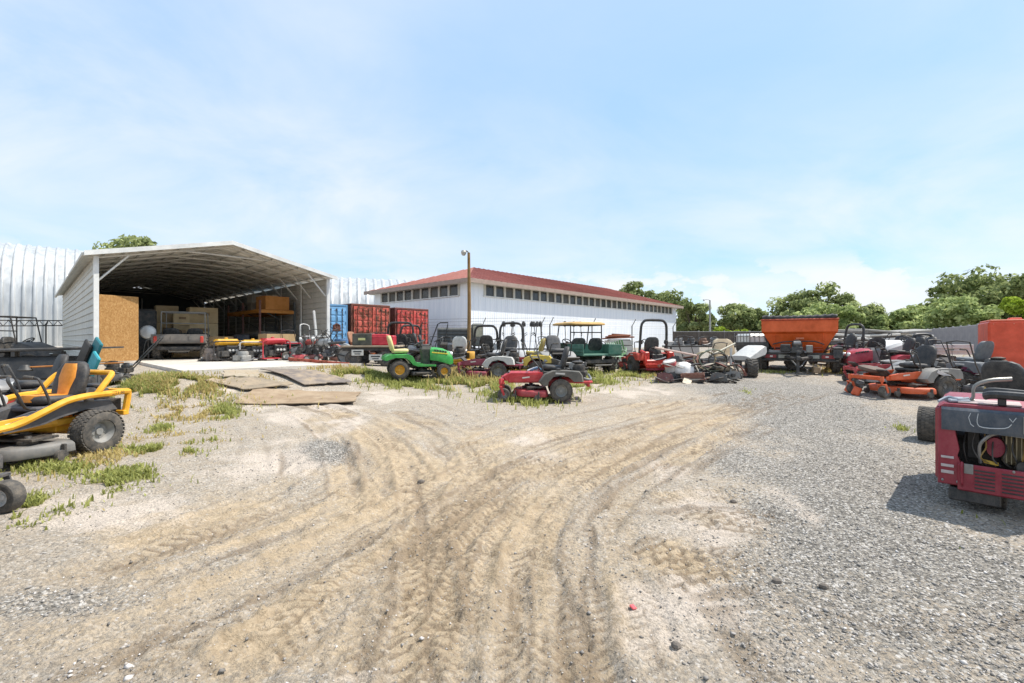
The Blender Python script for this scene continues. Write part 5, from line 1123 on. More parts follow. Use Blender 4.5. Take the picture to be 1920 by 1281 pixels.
for k in range(6): tag(MB().box((0, 0, .03), (1.2 - .08 * k, .16, .05), b=.008).build('scrap_plank', paint(['#8a4a30', '#a5623c', '#7c5138'][k % 3], .85, 0, .3, 4), None, (yard(1160, 18.4)[0] + .1 * (k % 3) - .1, 18.15 + .12 * (k % 3), yard(1160, 18.4)[2] + .98 + .07 * (k // 3) + .03 * (k % 3)), (0, R_(3 * (k % 3 - 1)), R_(-8 + 5 * k))), '%s reddish scrap plank on top of the white crate' % ('lowest front', 'lowest middle', 'lowest rear', 'topmost front', 'topmost middle', 'topmost rear')[k], 'plank', 'scrap planks on the crate')
def chair(label, pos, hd, col, rot=None):
    r = thing('garden_chair', label, 'chair', pos, hd, 'green garden chairs'); m = paint(col, .5, 0, .25)
    if rot: r.rotation_euler = rot
    for x in (-.2, .2):
        for y in (-.22, .22): MB().tube([(x * 1.15, y * 1.1, 0), (x, y, .42)], .018, 6).build('leg', m, r)
    for k in range(5): MB().box((-.18 + .09 * k, 0, .43), (.07, .46, .02), b=.005).build('seat_slat', m, r); MB().box((-.24 - .04, -.18 + .09 * k, .68), (.02, .06, .48), (0, -.2, 0), .005).build('back_slat', m, r)
    for s in (-1, 1): MB().tube([(-.24, s * .25, .62), (.0, s * .27, .65), (.2, s * .25, .62), (.22, s * .24, .4)], .016, 6, sm=3).build('armrest', m, r)
    return r
chair('pale mint garden chair beside the green cart', yard(1156, 16.2), R_(-60), '#b5cbb4'); chair('green garden chair tipped behind the mint one', yard(1168, 17.0), R_(-100), '#6fa06a', (R_(14), R_(20), R_(-100)))
h = R_(98); rr_ = ztr('orange-red zero-turn mower with a tall roll bar seen from behind', wpos(1189, 699, h, 1, .55), h, '#cf3a20', '#c8422a', '#c93a22', '#3d403f', None, 1.71, W=1.2, Rr=.27, rim='#555', grp=None, tail=False, tread='turf')
t = MB(); t.tube([(-.3, -.44, .72), (-.62, -.46, .66), (-.68, -.46, .3), (-.68, .46, .3), (-.62, .46, .66), (-.3, .44, .72)], .05, 8); t.box((-.67, 0, .32), (.08, .9, .26), b=.03); t.box((-.6, -.4, .5), (.14, .16, .4), b=.03); t.box((-.6, .4, .5), (.14, .16, .4), b=.03); t.build('rear_guard', paint('#d2331f', .38, 0, .15), rr_)
t = MB(); t.box((-.62, 0, .16), (.1, .84, .1), b=.02); t.build('skid_plate', paint('#9c1f3a', .4), rr_)

# ---- scrap heap of reel units
JX = [1246, 1262, 1280, 1298, 1315, 1332, 1350, 1368, 1384, 1272, 1308, 1340, 1362, 1290, 1326]
JN = ['leftmost at the front', 'second along the front', 'third along the front', 'fourth along the front', 'in the middle front', 'right of the middle front', 'third from the right front', 'second from the right front', 'rightmost at the front', 'stacked on the left', 'stacked left of the middle', 'stacked right of the middle', 'stacked on the right', 'tilted at the back left', 'tilted at the back right']
for i, px in enumerate(JX):
    Y = 12.9 + .5 * (i % 3) if i < 9 else 13.9 + .3 * (i % 2); X, Y_, z = yard(px, Y); up = 0 if i < 9 else .2 + .12 * (i % 2)
    reel_unit('scrap reel mower unit %s of the heap' % JN[i], (X, Y_, z + up), 0, ['#6b3a3e', '#5c5d5c', '#8b8a86', '#7b4a3a', '#3f4042'][i % 5], .6 + .1 * (i % 3), (R_(random.uniform(-16, 16) if i > 8 else random.uniform(-4, 4)), R_(random.uniform(-22, 22) if i > 8 else random.uniform(-6, 6)), random.uniform(0, 6.28)))
def pipe(name, label, pts, r, col, cat='pipe', sm=0, grp='pipes and hoses on the scrap heap', **k): return tag(MB().tube(pts, r, 7, sm=sm).build(name, paint(col, .5, k.get('metal', .2), .4, 8, k.get('rust', 0))), label, cat, grp)
jb = yard(1318, 13.6)[2]
pipe('steel_pipe', 'long pale pipe sloping down across the left of the scrap heap', [at(1228, 652, 13.2), at(1306, 667, 13.4)], .03, '#c4a89c'); pipe('steel_pipe', 'pale pipe rising to the right over the scrap heap', [at(1330, 668, 13.4), at(1378, 644, 13.9)], .025, '#bdb9a8'); pipe('steel_pipe', 'upright white post on the right of the scrap heap', [(*yard(1370, 13.3)[:2], jb), at(1371, 652, 13.3)], .035, '#d2cfc8')
for k, (px, rad) in enumerate(((1322, .32), (1336, .4), (1344, .27))):
    X, Y_, z = yard(px, 13.5); pipe('hose_coil', ('small tan hose coil', 'large grey-green hose coil', 'thin dark hose coil')[k] + ' standing on the scrap heap', [(X + rad * math.cos(a) * (1 + .05 * math.sin(3 * a)), Y_ - .05 * k + .06 * math.sin(a * 2.3), z + .55 + rad * .8 * math.sin(a)) for a in np.linspace(0, 11, 40)], .018, ['#b5a684', '#7d8470', '#3a3a38'][k], 'hose')
pipe('tie_rod', 'black diagonal rod propped at the right of the scrap heap', [(*yard(1352, 12.9)[:2], jb + .05), at(1368, 668, 13.2)], .02, '#222'); pipe('tie_rod', 'second black rod leaning right of the upright white post', [at(1371, 668, 13.2), (*yard(1392, 13.0)[:2], jb + .05)], .02, '#333')
JM = [('flat', 'bent sheet-metal plate'), ('disc', 'round cutting disc'), ('arm', 'bent lift arm'), ('box', 'gearbox casing')]
WHR = ['at the far left', 'near the left end', 'left of the sack', 'behind the sack', 'under the coils', 'before the coils', 'beside the coils', 'at the centre', 'right of centre', 'near the upright post', 'under the upright post', 'at the right end']
for i in range(24):
    kd, nm = JM[i % 4]; X, Y_, z = yard(1240 + 12.4 * i * .5 + 6 * (i % 2) + (0 if i < 12 else 0), 12.7 + .35 * ((i * 5) % 4)); col_ = ['#9a9892', '#5a5a5a', '#7a4038', '#b5aa98', '#44464a'][i % 5]; zz = z + .08 + .12 * ((i * 7) % 4); an = 1.7 * i
    t = MB()
    if kd == 'flat': t.box((0, 0, 0), (.5, .22, .015), b=.004); t.box((.2, .1, .05), (.04, .04, .1))
    elif kd == 'disc': t.lathe([(.03, 0), (.17, .008), (.18, .02), (.16, .03), (.05, .05)], n=18)
    elif kd == 'arm': t.tube([(-.35, 0, 0), (-.1, .03, .12), (.15, 0, .1), (.36, .1, -.04)], .025, 7, sm=3); t.lathe([(.05, -.03), (.05, .03)], (.36, .1, -.04), 'y', 10)
    else: t.box((0, 0, 0), (.22, .18, .16), b=.03); t.cyl((0, 0, 0), (.22, 0, 0), .04, 10)
    tag(t.build('scrap_part', paint(col_, .5, .3, .45, 9, .25), None, (X, Y_, zz), (.3 * math.sin(i), .4 * math.cos(2 * i), an)), '%s %s %s of the scrap heap' % (('pale', 'dark', 'rusty red', 'tan', 'black')[i % 5], nm, WHR[i // 2]), 'scrap', 'loose parts on the scrap heap')
def sack(name, label, cat, pos, r, col, sq=(1, 1, 1), seed=0):
    mb = MB(); rings = []; rs = random.Random(seed)
    for z, k in ((0, .75), (.12, .98), (.4, 1), (.65, .9), (.85, .62), (.97, .3), (1, .05)): rings.append([(x * (1 + rs.uniform(-.09, .09)), y * (1 + rs.uniform(-.09, .09)), zz) for x, y, zz in ell(0, 0, z * r * 1.5 * sq[2], r * k * sq[0], r * k * sq[1], 14)])
    mb.loft(rings); return tag(mb.build(name, paint(col, .6, 0, .15), None, pos, None, 60), label, cat)
sack('plastic_sack', 'bright white plastic sack on the left of the scrap heap', 'sack', (*yard(1282, 13.1)[:2], jb + .16), .24, '#e6e2dc', (1.2, 1, 1), 3)
sack('plastic_sack', 'crumpled tan sack on the right of the scrap heap', 'sack', (*yard(1358, 13.5)[:2], jb + .22), .22, '#b9a78c', (1.2, 1, .8), 5)
dr = thing('paint_bucket', 'pink and white bucket beside the orange-red mower', 'bucket', (*yard(1259, 13.2)[:2], jb + .22), 0); dr.rotation_euler = (R_(10), R_(-14), 0); MB().lathe([(.13, 0), (.15, .02), (.17, .32), (.18, .34)], n=18).build('bucket_body', paint('#d9d2ca', .5), dr); MB().lathe([(.166, .2), (.176, .2), (.18, .3), (.17, .3)], n=18).build('band', paint('#b9484c', .5), dr)
slab('tailgate_panel', 'pale grey panel with two hooks behind the scrap heap', 'panel', yard(1283, 19.5), (1.4, .08, .85), '#aaa7a2', (R_(-8), 0, R_(3)), None, .03)
tb2 = thing('parts_table', 'long dark table of parts behind the scrap heap', 'table', yard(1310, 17.5), R_(2)); MB().box((0, 0, .72), (2.6, .7, .06)).build('table_top', paint('#3a3a38', .6), tb2)
for x in (-1.2, 1.2):
    for y in (-.3, .3): MB().box((x, y, .36), (.06, .06, .72)).build('leg', iron(), tb2)
tz = tb2.location.z + .76
for i, (px, c) in enumerate(((1272, '#8a8a88'), (1296, '#44474a'), (1318, '#8b6a58'), (1340, '#6a6c6c'))): t = thing('engine_part', 'small engine on the parts table, %s from the left' % ordn[i], 'engine', (*yard(px, 17.4)[:2], tz), i, 'engines on the parts table'); engine(t, (0, 0, 0), .8, c)
st_ = thing('cart_seat', 'tan vinyl cart seat behind the right of the scrap heap', 'seat', (*yard(1366, 15.6)[:2], yard(1366, 15.6)[2]), R_(-80)); MB().box((0, 0, .2), (.4, .8, .4)).build('seat_box', iron(), st_); seat(st_, (0, 0, .4), .85, .45, .62, '#b3a184')
h = R_(-35); wc = utility('white golf cart with its hood toward the orange trailer and knobbly tyres', yard(1392, 16.6), h, '#d2d0ca', '#3a3a38', None, L=2.2, Wd=1.1, lights=False, grp=None, Rw=.3)
tt = thing('spare_wheel', 'wide black turf wheel standing at the right of the scrap heap', 'wheel', (*yard(1409, 13.9)[:2], yard(1409, 13.9)[2] + .27), 0); wheel(tt, (0, 0, 0), .27, .3, '#444', .5, 'lug', -1, 'tyre', rot=(0, .4, R_(75)))
t = MB(); t.loft([[(x, -.5, z0), (x, -.5, z1), (x, -.3, z1 + .06), (x, .3, z1 + .06), (x, .5, z1), (x, .5, z0)] for x, z0, z1 in ((-.5, .0, .12), (.0, .05, .26), (.5, .1, .42), (.62, .2, .4))]); th = tag(t.build('engine_hood', paint('#c9c8c3', .45, 0, .3), None, (*yard(1402, 14.6)[:2], yard(1402, 14.6)[2] + .5), (0, R_(-8), R_(25)), 40), 'pale plastic hood propped up above the wide turf wheel', 'hood')
MB().box((.1, 0, .3), (.4, .3, .02), (0, -.4, 0)).build('vent', black(.2), th); t = MB()
for x in (-.35, .35):
    for y in (-.35, .35): t.tube([(x, y, -.62), (x, y, .08)], .02, 6)
t.build('support_frame', iron(), th); th.scale = (.72, .72, .78)
ib = thing('bulk_tank', 'white caged liquid tank left of the orange trailer', 'tank', yard(1414, 19.5), R_(8)); MB().box((0, 0, .66), (1.1, .95, 1.0), b=.08).build('tank_body', paint('#d9d8d2', .4, 0, .15), ib); MB().box((0, 0, .07), (1.15, 1.0, .13)).build('pallet', paint('#8d7a5c', .8), ib)
t = MB()
for k in range(6): t.tube([(-.55 + .22 * k, -.5, .14), (-.55 + .22 * k, -.5, 1.2)], .012, 5); t.tube([(-.57, -.5 + .2 * k, .14), (-.57, -.5 + .2 * k, 1.2)], .012, 5)
for z in (.3, .55, .8, 1.05): t.tube([(-.57, -.5, z), (.57, -.5, z), (.57, .5, z), (-.57, .5, z)], .012, 5, closed=True)
t.build('wire_cage', steel(), ib)

# ---- orange spreader trailer (x forward = towards the camera)
tp = yard(1497, 15.6); tr = thing('spreader_trailer', 'big orange hopper spreader on a trailer with its drawbar toward the camera', 'trailer', tp, R_(-122)); tr.scale = (1, .86, 1)
OR = paint('#de5a0c', .4, 0, .14, 3)
def rg(x, w, z): return None
hp = MB(); s4 = lambda xf, xb, w, z: [(xf, -w, z), (xf, w, z), (xb, w, z), (xb, -w, z)]
hp.loft([s4(.42, -1.5, .78, .62), s4(.62, -1.75, 1.18, 1.25), s4(.70, -1.82, 1.24, 1.32), s4(.70, -1.82, 1.25, 1.72), s4(.66, -1.78, 1.21, 1.72), s4(.6, -1.7, 1.1, 1.3)]); hp.build('hopper', OR, tr, sharp=20)
lp = MB(); lp.tube([(.72, -1.26, 1.72), (.72, 1.26, 1.72), (-1.84, 1.26, 1.72), (-1.84, -1.26, 1.72)], .03, 6, closed=True); lp.build('hopper_rim', paint('#b03c10', .5), tr)
tl = MB(); rl_ = []
for k in range(33):
    y = -1.22 + 2.44 * k / 32; a = 2.0 * k; rl_.append([(.62 + (.085 + .018 * math.cos(a + q * .785 * 2)) * math.cos(q * .785), y, 1.80 - .03 * math.sin(3.14 * k / 32) + (.085 + .018 * math.cos(a + q * .785 * 2)) * math.sin(q * .785)) for q in range(8)])
tl.loft(rl_); tl.build('rolled_tarp', paint('#202123', .55, 0, .2), tr, sharp=60)
for s in (-1, 1): t = MB(); t.prism([(.5, .74), (.66, 1.2), (.6, 1.25), (.44, .8)], s * .8 - .02, s * .8 + .02, 'xz', .004); t.build('hopper_gusset', OR, tr)
text(tr, 'GLYNN', .12, (.605, -.02, 1.12), (math.pi / 2 + .12, 0, math.pi / 2), paint('#d06a34', .5), .002) if False else None
MB().box((.585, .05, 1.1), (.012, .26, .06), (0, -.33, 0), .002).build('maker_plate', paint('#d8784a', .4), tr)
fm = black(.35); t = MB(); t.box((.75, 0, .5), (.1, 2.3, .26), b=.015); t.box((-.6, 0, .5), (2.6, 1.6, .12)); t.box((.8, 0, .37), (.08, 2.5, .05)); t.build('trailer_frame', fm, tr)
for s in (-1, 1):
    lt_ = MB(); lt_.box((.812, s * .93, .5), (.02, .4, .11), b=.004); l = lt_.build('marker_light', paint('#8f1f26', .3, 0, .15), tr); MB().box((.825, s * .9, .5), (.012, .1, .05), b=.003).build('lamp_lens', paint('#e2dcd6', .2), l)
    MB().box((.81, s * .47, .5), (.014, .38, .11), b=.002).build('reflector_tape', paint('#a9aaa0', .4), tr)
    MB().box((.3, s * 1.22, .78), (1.3, .3, .06), (0, 0, 0), .02).build('fender', paint('#2b2c2e', .5, 0, .3), tr); MB().plate([(.95, s * 1.08, .75), (.95, s * 1.36, .75), (.98, s * 1.36, .48), (.98, s * 1.08, .48)], .01).build('mud_flap', black(.4), tr)
    for x in (.35, -.65): wheel(tr, (x, s * 1.2, .36), .36, .26, '#5c5d5c', .5, 'lug', s, 'wheel')
    t = MB(); t.box((.62, s * .62, .72), (.05, .34, .03)); t.box((.62, s * .62, .80), (.05, .3, .02)); t.build('step', paint('#a83a2c', .5), tr)
t = MB(); t.tube([(.8, .42, .48), (1.9, .06, .46)], .05, 6); t.tube([(.8, -.42, .48), (1.9, -.06, .46)], .05, 6); t.box((1.95, 0, .48), (.3, .12, .12)); t.build('drawbar', fm, tr)
t = MB(); t.tube([(1.0, .36, .56), (1.3, .22, .40), (1.75, .02, .2), (1.3, -.22, .4), (1.0, -.36, .56)], .022, 6, sm=3); t.build('safety_chain', steel(), tr)
t = MB(); t.box((1.75, -.02, .3), (.1, .1, .62)); t.box((1.75, 0, .02), (.24, .24, .03)); t.box((1.75, .0, .66), (.14, .14, .1)); t.build('jack_stand', paint('#2f3336', .5), tr)
wj = wheel(tr, (1.75, .26, .08), .08, .06, '#bbb', .5, 'plain', 1, 'jack_wheel', n=14)
e = engine(tr, (.98, -.05, .62), 1.05, '#3a3d3e'); t = MB(); t.box((1.0, -.42, .78), (.34, .34, .26), b=.03); t.build('battery_box', paint('#202224', .5), tr); t = MB(); t.box((1.0, .34, .76), (.24, .22, .24), b=.02); t.build('valve_block', paint('#8b8c88', .4, .3), tr)
t = MB(); t.tube([(.98, .0, 1.0), (1.0, .5, 1.0), (.9, .8, .9)], .02, 6, sm=3); t.tube([(.98, -.1, 1.0), (1.0, -.5, .98), (.9, -.85, .9)], .02, 6, sm=3); t.build('hydraulic_hose', black(.2), tr)
MB().box((0, 0, .1), (.32, .22, .2), (0, 0, .2), .02).build('jack_block', paint('#9a8468', .8), tr, (1.05, .55, 0))

# ---- right-hand group
ztr('yellow-decked mower with a black roll bar right of the orange trailer', yard(1590, 17.4), R_(185), '#c98a12', '#d3951a', '#8a2f4a', '#2a2a2a', None, 1.55, W=1.1)
for k in range(3): tag(MB().box((0, 0, .1), (.4, .2, .19), b=.01).build('concrete_block', concrete(), None, (yard(1604, 15.4)[0] + .02 * k, yard(1604, 15.4)[1], yard(1604, 15.4)[2] + .2 * k), (0, 0, R_(10 + 8 * k))), '%s concrete block in the stack under the yellow deck' % ('bottom', 'middle', 'top')[k], 'concrete block', 'stacked concrete blocks')
tractor('crimson ride-on mower with a dark hood farther right of the trailer', yard(1585, 19.5), R_(160), '#8f2448', '#222', '#555', '#222', stripe=None)
ztr('dark mower seen from behind with wide black tyres beside the concrete blocks', yard(1640, 14.6), R_(75), '#4a2a30', '#3a3a3a', '#3a2c30', '#2c2d2f', None, 0, W=1.2, Rr=.3, tread='lug')
tractor('red and grey lawn tractor with a raised hood behind the orange mower', yard(1690, 14.0), R_(165), '#a8283a', '#2a2a2a', '#888', '#777', stripe=None)
ztr('red mower frame without a seat in front of the red and grey tractor', yard(1692, 12.2), R_(160), '#b33a3e', '#a8a8a6', '#8d8e8e', '#333', None, 0, seat_on=False)
motorbike('dark quad-like bike with a blue tank in the right-hand group', yard(1645, 16.6), R_(30), '#4a7396', .05)
ztr('black stand-on mower with white wheels by the grey fence', yard(1716, 16.5), R_(90), '#2a2a2c', '#333', '#d4d2c8', '#222', None, 1.2, rim='#dddddb')
utility('white open utility vehicle with dark seats near the grey fence', yard(1790, 15.2), R_(165), '#d6d6d2', '#cfcfcb', None, L=2.6, Wd=1.35, grp=None, lights=False)
utility('white cart with a black backboard left of the other white vehicle', yard(1742, 16.5), R_(190), '#d9d8d4', '#2b2c2e', None, L=2.3, Wd=1.25, grp=None, lights=False)
ztr('grey-seat mower with a magenta lever next to the orange box trailer', yard(1835, 11.4), R_(100), '#8a2a52', '#444', '#6f7377', '#5f666b', None, 0, high=1.1)
wk = walker('pressure washer with tall handles leaning by the grey fence', yard(1836, 10.6), R_(20), '#45494c', .55, 'pressure_washer', None, 1.25, None)
h = R_(186); oz = ztr('orange zero-turn mower with grey rear fenders in the right foreground', wpos(1768, 748, h, 1, .5), h, '#d9571c', '#d4571f', '#86837e', '#26282b', None, 0, W=1.05, dw=1.3, Rr=.25, rim='#6b6b6a', front_x=1.42, grp=None)
t = MB(); t.box((.05, .565, .53), (.34, .012, .07), (0, -.35, 0), .004); t.build('decal', paint('#cfc8c4', .5), oz); t = MB(); t.tube([(.2, .2, .64), (.5, .32, .75), (.62, .33, 1.0), (.45, .2, 1.06), (.2, .1, 1.0)], .016, 7, sm=4); t.build('control_lever', black(.1), oz)
bs = tag(MB().loft([ell(0, 0, z, .32 * k, .22 * k, 18, .7) for z, k in ((0, .8), (.03, 1), (.09, 1), (.13, .7), (.14, .2))]).build('loose_seat_cushion', paint('#5b4a40', .7, 0, .35), None, (oz.location.x - 1.05, oz.location.y + .1, oz.location.z + .53), (R_(12), R_(8), R_(10)), 60), 'brown loose seat cushion lying on the front of the orange mower', 'cushion')
for k, (px, py) in enumerate(((1592, 736), (1606, 742), (1612, 728))): t = thing('broken_part', ('orange bracket farthest left in front of the orange mower', 'second orange bracket lying near the front caster', 'dark plastic cover piled on the brackets')[k], 'scrap', g3(px, py), .7 * k, 'broken parts by the orange mower'); MB().box((0, 0, .1), (.1, .16, .2), (R_(20), R_(15), 0), .02).build('bracket', paint('#d9571c' if k < 2 else '#4a4b4d', .5), t); MB().box((.08, .05, .04), (.2, .1, .06), (0, 0, .4), .015).build('plate', paint('#b5482a' if k < 2 else '#8d8e90', .5, .2), t)
h = R_(20); tf = tractor('red lawn tractor with dark fender and steering wheel behind the maroon machine', yard(1900, 6.4), R_(15), '#ad2036', '#2c2e31', '#777', '#222', grp=None, stripe=None, sc=.98)
for c in tf.children:
    if c.name.startswith('fender'): c.data.materials[0] = paint('#45484b', .55, 0, .25, 5)
# orange box trailer
bt = thing('box_trailer', 'orange enclosed box trailer at the right edge', 'trailer', yard(1853, 11.8), R_(-40)); OM = paint('#e0502a', .45, 0, .12, 3)
t = MB(); t.box((1.6, 1.0, 1.05), (3.2, 1.9, 1.36), b=.05); bd_ = t.build('box_body', OM, bt, sharp=25); MB().box((1.6, 1.0, 1.74), (3.14, 1.84, .05), b=.02).build('roof', paint('#d8694a', .5), bt); MB().box((.6, 1.0, 1.79), (.24, .3, .08), b=.02).build('roof_vent', OM, bt)
MB().box((1.6, .04, .45), (3.22, .06, .12)).build('lower_rail', paint('#a8361a', .5), bt)
for x in range(9):
    for z in (.55, 1.65): MB().lathe([(.012, 0), (.01, -.01)], (.1 + x * .36, .045, z), 'y', 8).build('rivet', paint('#dd8a68', .5), bt)
for x in (1.2, 2.0):
    for s in (0.05, 1.95): wheel(bt, (x, s, .3), .3, .2, '#777', .5, 'turf', -1 if s < 1 else 1, 'wheel')
MB().box((1.6, 1.0, .33), (3.0, 1.2, .1)).build('trailer_frame', black(.4), bt)

# ---- maroon machine, right foreground: its open engine end faces the camera
mc = '#8a1a30'; MM = paint(mc, .36, 0, .14, 4); P = gp(1758, 948)
mt = thing('reel_mower_tractor', 'maroon ride-on turf machine with its engine bay open in the right foreground', 'mower', (P[0], P[1], gz(P)), R_(-46)); mt.scale = (.64, .92, .94)   # local x to the right along the open end, y away from the camera
Wm, Hm = 1.15, .98
def shell(name, mat, quad, th, **k): return MB().plate(quad, th).build(name, mat, mt)
t = MB(); t.prism([(0, .22), (0, .94), (.07, .97), (.13, .9), (.16, .8), (.22, .56), (.2, .5), (.24, .42), (.24, .22)], 0, .1, 'xz', .012); t.build('corner_panel', MM, mt, sharp=40)
t = MB(); t.prism([(Wm, .22), (Wm, .94), (Wm - .07, .97), (Wm - .2, .92), (Wm - .26, .75), (Wm - .2, .6), (Wm - .2, .22)], 0, .1, 'xz', .012); t.build('corner_panel', MM, mt, sharp=40)
t = MB(); t.box((-.005, .8, .6), (.05, 1.5, .7), b=.03); t.box((Wm + .005, .8, .6), (.05, 1.5, .7), b=.03); t.build('side_panel', MM, mt)
gp_ = MB(); gp_.box((Wm / 2 + .1, -.015, .315), (Wm - .2, .03, .25), b=.012); lo = gp_.build('grille_panel', MM, mt)
for c in range(3):
    for k in range(6): MB().box((.46 + c * .25, -.033, .235 + k * .032), (.19, .012, .012), b=.003).build('grille_slot', black(.05), lo)
t = MB(); t.tube([(.245, -.03, .24), (.245, -.06, .27), (.245, -.06, .42), (.245, -.03, .45)], .016, 7); t.build('handle', MM, lo); MB().box((.31, -.035, .4), (.09, .01, .09), b=.002).build('cover_plate', steel(), lo)
t = MB(); t.loft([[(x0, y, z) for x0, y, z in ((.04, -.02, z1), (.04, .1, z1), (1.06, .1, z1), (1.06, -.02 - k, z1))] for z1, k in ((.74, .02), (.78, .05), (.93, .05), (.955, .0))]); bz = t.build('control_bezel', paint('#3b4856', .4, 0, .22, 7), mt)
MB().box((.9, -.078, .85), (.2, .012, .15), b=.003).build('bezel_plate', paint('#8d8a80', .5, 0, .3), bz); t = MB(); t.tube([(.33, -.074, .92), (.31, -.074, .88), (.33, -.074, .82), (.36, -.074, .8)], .004, 5); t.tube([(.4, -.074, .92), (.39, -.074, .84), (.44, -.074, .8), (.64, -.074, .81), (.7, -.074, .85)], .004, 5, sm=3); t.tube([(.68, -.074, .9), (.71, -.074, .87), (.74, -.074, .91)], .004, 5); t.build('scratch_mark', paint('#c3c8ca', .6), bz)
t = MB(); t.prism([(0, .955), (.05, .985), (1.1, .985), (Wm, .955)], .0, 1.4, 'xz', .02); tp_ = t.build('top_cover', paint('#8f2a3c', .45, 0, .25, 4), mt, sharp=40)
MB().box((.5, .28, .996), (.6, .4, .012), b=.003).build('cover_plate', paint('#b9a7a2', .6, 0, .4), tp_)
t = MB(); t.tube([(.05, .35, .98), (.22, .3, 1.0), (.34, .28, 1.02), (.36, .28, 1.14), (.5, .32, 1.2), (.72, .4, 1.22)], .02, 8, sm=4); t.tube([(.36, .28, 1.0), (.2, .24, 1.0)], .02, 6); t.build('roll_handle', paint('#8b8a84', .4, .4), mt)
t = MB(); t.tube([(.46, .1, 1.07), (.56, .06, 1.09), (.95, .06, 1.08), (1.08, .1, 1.06)], .038, 8, sm=3); t.tube([(.46, .18, 1.1), (.56, .14, 1.12), (.98, .14, 1.1), (1.1, .18, 1.08)], .03, 8, sm=3); t.box((.62, .1, 1.03), (.08, .08, .08)); t.box((.92, .1, 1.03), (.08, .08, .08)); t.build('hose_clamp_bar', black(.15), mt)
MB().box((1.12, .08, 1.05), (.16, .14, .1), b=.02).build('rag', paint('#4f93b8', .8, 0, .1), mt)
t = MB(); t.box((.18, .25, 1.005), (.22, .3, .03), (0, 0, .3), .01); t.tube([(.0, .1, .99), (.1, .2, 1.03), (.2, .12, 1.02), (.3, .2, 1.03)], .015, 6, sm=3); t.build('torn_foam', paint('#9aa3ad', .8, 0, .4), mt)
en = MB(); en.box((.82, .35, .6), (.4, .4, .3), b=.03); 
for k in range(8): en.box((.66 + k * .045, .12, .6), (.016, .06, .26), b=.003)
en.build('engine_block', paint('#8f8468', .5, .3, .4, 9), mt)
MB().cyl((.8, .1, .46), (.8, .02, .46), .055, 16).build('oil_filter', black(.2), mt); MB().box((.98, .08, .45), (.16, .1, .13)).build('relay_box', black(.2), mt); MB().box((.35, .3, .6), (.14, .12, .3)).build('air_box', black(.2), mt)
t = MB(); t.tube([(.42, .08, .45), (.41, .06, .6), (.46, .05, .68), (.56, .06, .74), (.72, .1, .74)], .02, 8, sm=3); t.build('steel_pipe', steel(), mt)
t = MB(); t.lathe([(.001, 0), (.09, .005), (.1, .05)], (0, 0, 0), 'y', 18); t.build('belt_pulley', paint('#8e1738', .5, 0, .3), mt, (.56, .12, .6))
for k in range(9):
    a = random.random; x = .28 + .09 * k; t = MB(); t.tube([(x, .08 + .1 * a(), .72), (x + .06 * a() - .03, .05 + .05 * a(), .6), (x + .1 * a() - .05, .06, .5), (x + .12 * a(), .1, .44)], .009, 6, sm=4); t.build('wire_loom', paint(['#1c1c1d', '#2a2a2b', '#8a6a1c', '#3a3a3a'][k % 4], .5), mt)
MB().box((.62, .1, .74), (.5, .06, .03), (0, .05, 0)).build('fuel_rail', steel(), mt); MB().cyl((1.0, .08, .66), (1.0, .0, .66), .06, 16).build('air_filter', paint('#3a3a38', .5), mt); MB().lathe([(.03, 0), (.035, .02), (.035, .08), (.02, .1)], (.9, .06, .7), 'z', 12).build('filler_cap', paint('#c9a018', .5), mt)
for k, (x, z) in enumerate(((.05, .26), (.05, .88), (.2, .26), (1.08, .26), (.34, .43), (.72, .43), (1.0, .43))): MB().lathe([(.012, 0), (.014, -.008), (.006, -.012)], (x, -.03 if z > .4 and x > .3 else -.004, z), 'y', 8).build('bolt', steel(), mt)
MB().box((.5, .09, .465), (.18, .03, .03), (0, .1, 0)).build('connector', paint('#c9a018', .5), mt)
MB().box((Wm / 2, .9, .45), (Wm - .12, 1.3, .4)).build('inner_frame', paint('#141414', .8), mt)
t = MB(); t.box((.36, .25, .14), (.5, .5, .12)); t.box((Wm / 2, .8, .24), (Wm - .1, 1.3, .08)); t.build('belly_pan', black(.3), mt)
P2 = gp(1741, 824); dx_, dy_ = P2[0] - P[0], P2[1] - P[1]; ca_, sa_ = math.cos(R_(-46)), math.sin(R_(-46)); lx, ly = (dx_ * ca_ + dy_ * sa_) / .64, (-dx_ * sa_ + dy_ * ca_) / .92
for x, s in ((lx, -1), (Wm + .1, 1)): w_ = wheel(mt, (x, ly, .27), .27, .24, '#7d2038', .5, 'turf', s, 'wheel', rot=(0, .3, R_(90))); w_.scale = (1, 1.5, 1)
MB().cyl((lx, ly, .27), (Wm, ly, .27), .05).build('rear_axle', black(), mt); MB().box((Wm / 2, ly * .55 + .4, .5), (Wm * .5, ly - .6, .2)).build('main_frame', black(), mt)
wheel(mt, (Wm / 2, .35, .2), .2, .2, '#555', .5, 'turf', 1, 'steer_wheel', rot=(0, 0, R_(90)))
for k, z in enumerate((.36, .42, .5)): MB().box((.1, -.006, z - .02), (.13, .008, .03 - .004 * k), b=.002).build('decal', paint('#b9adab', .5, 0, .2), mt)

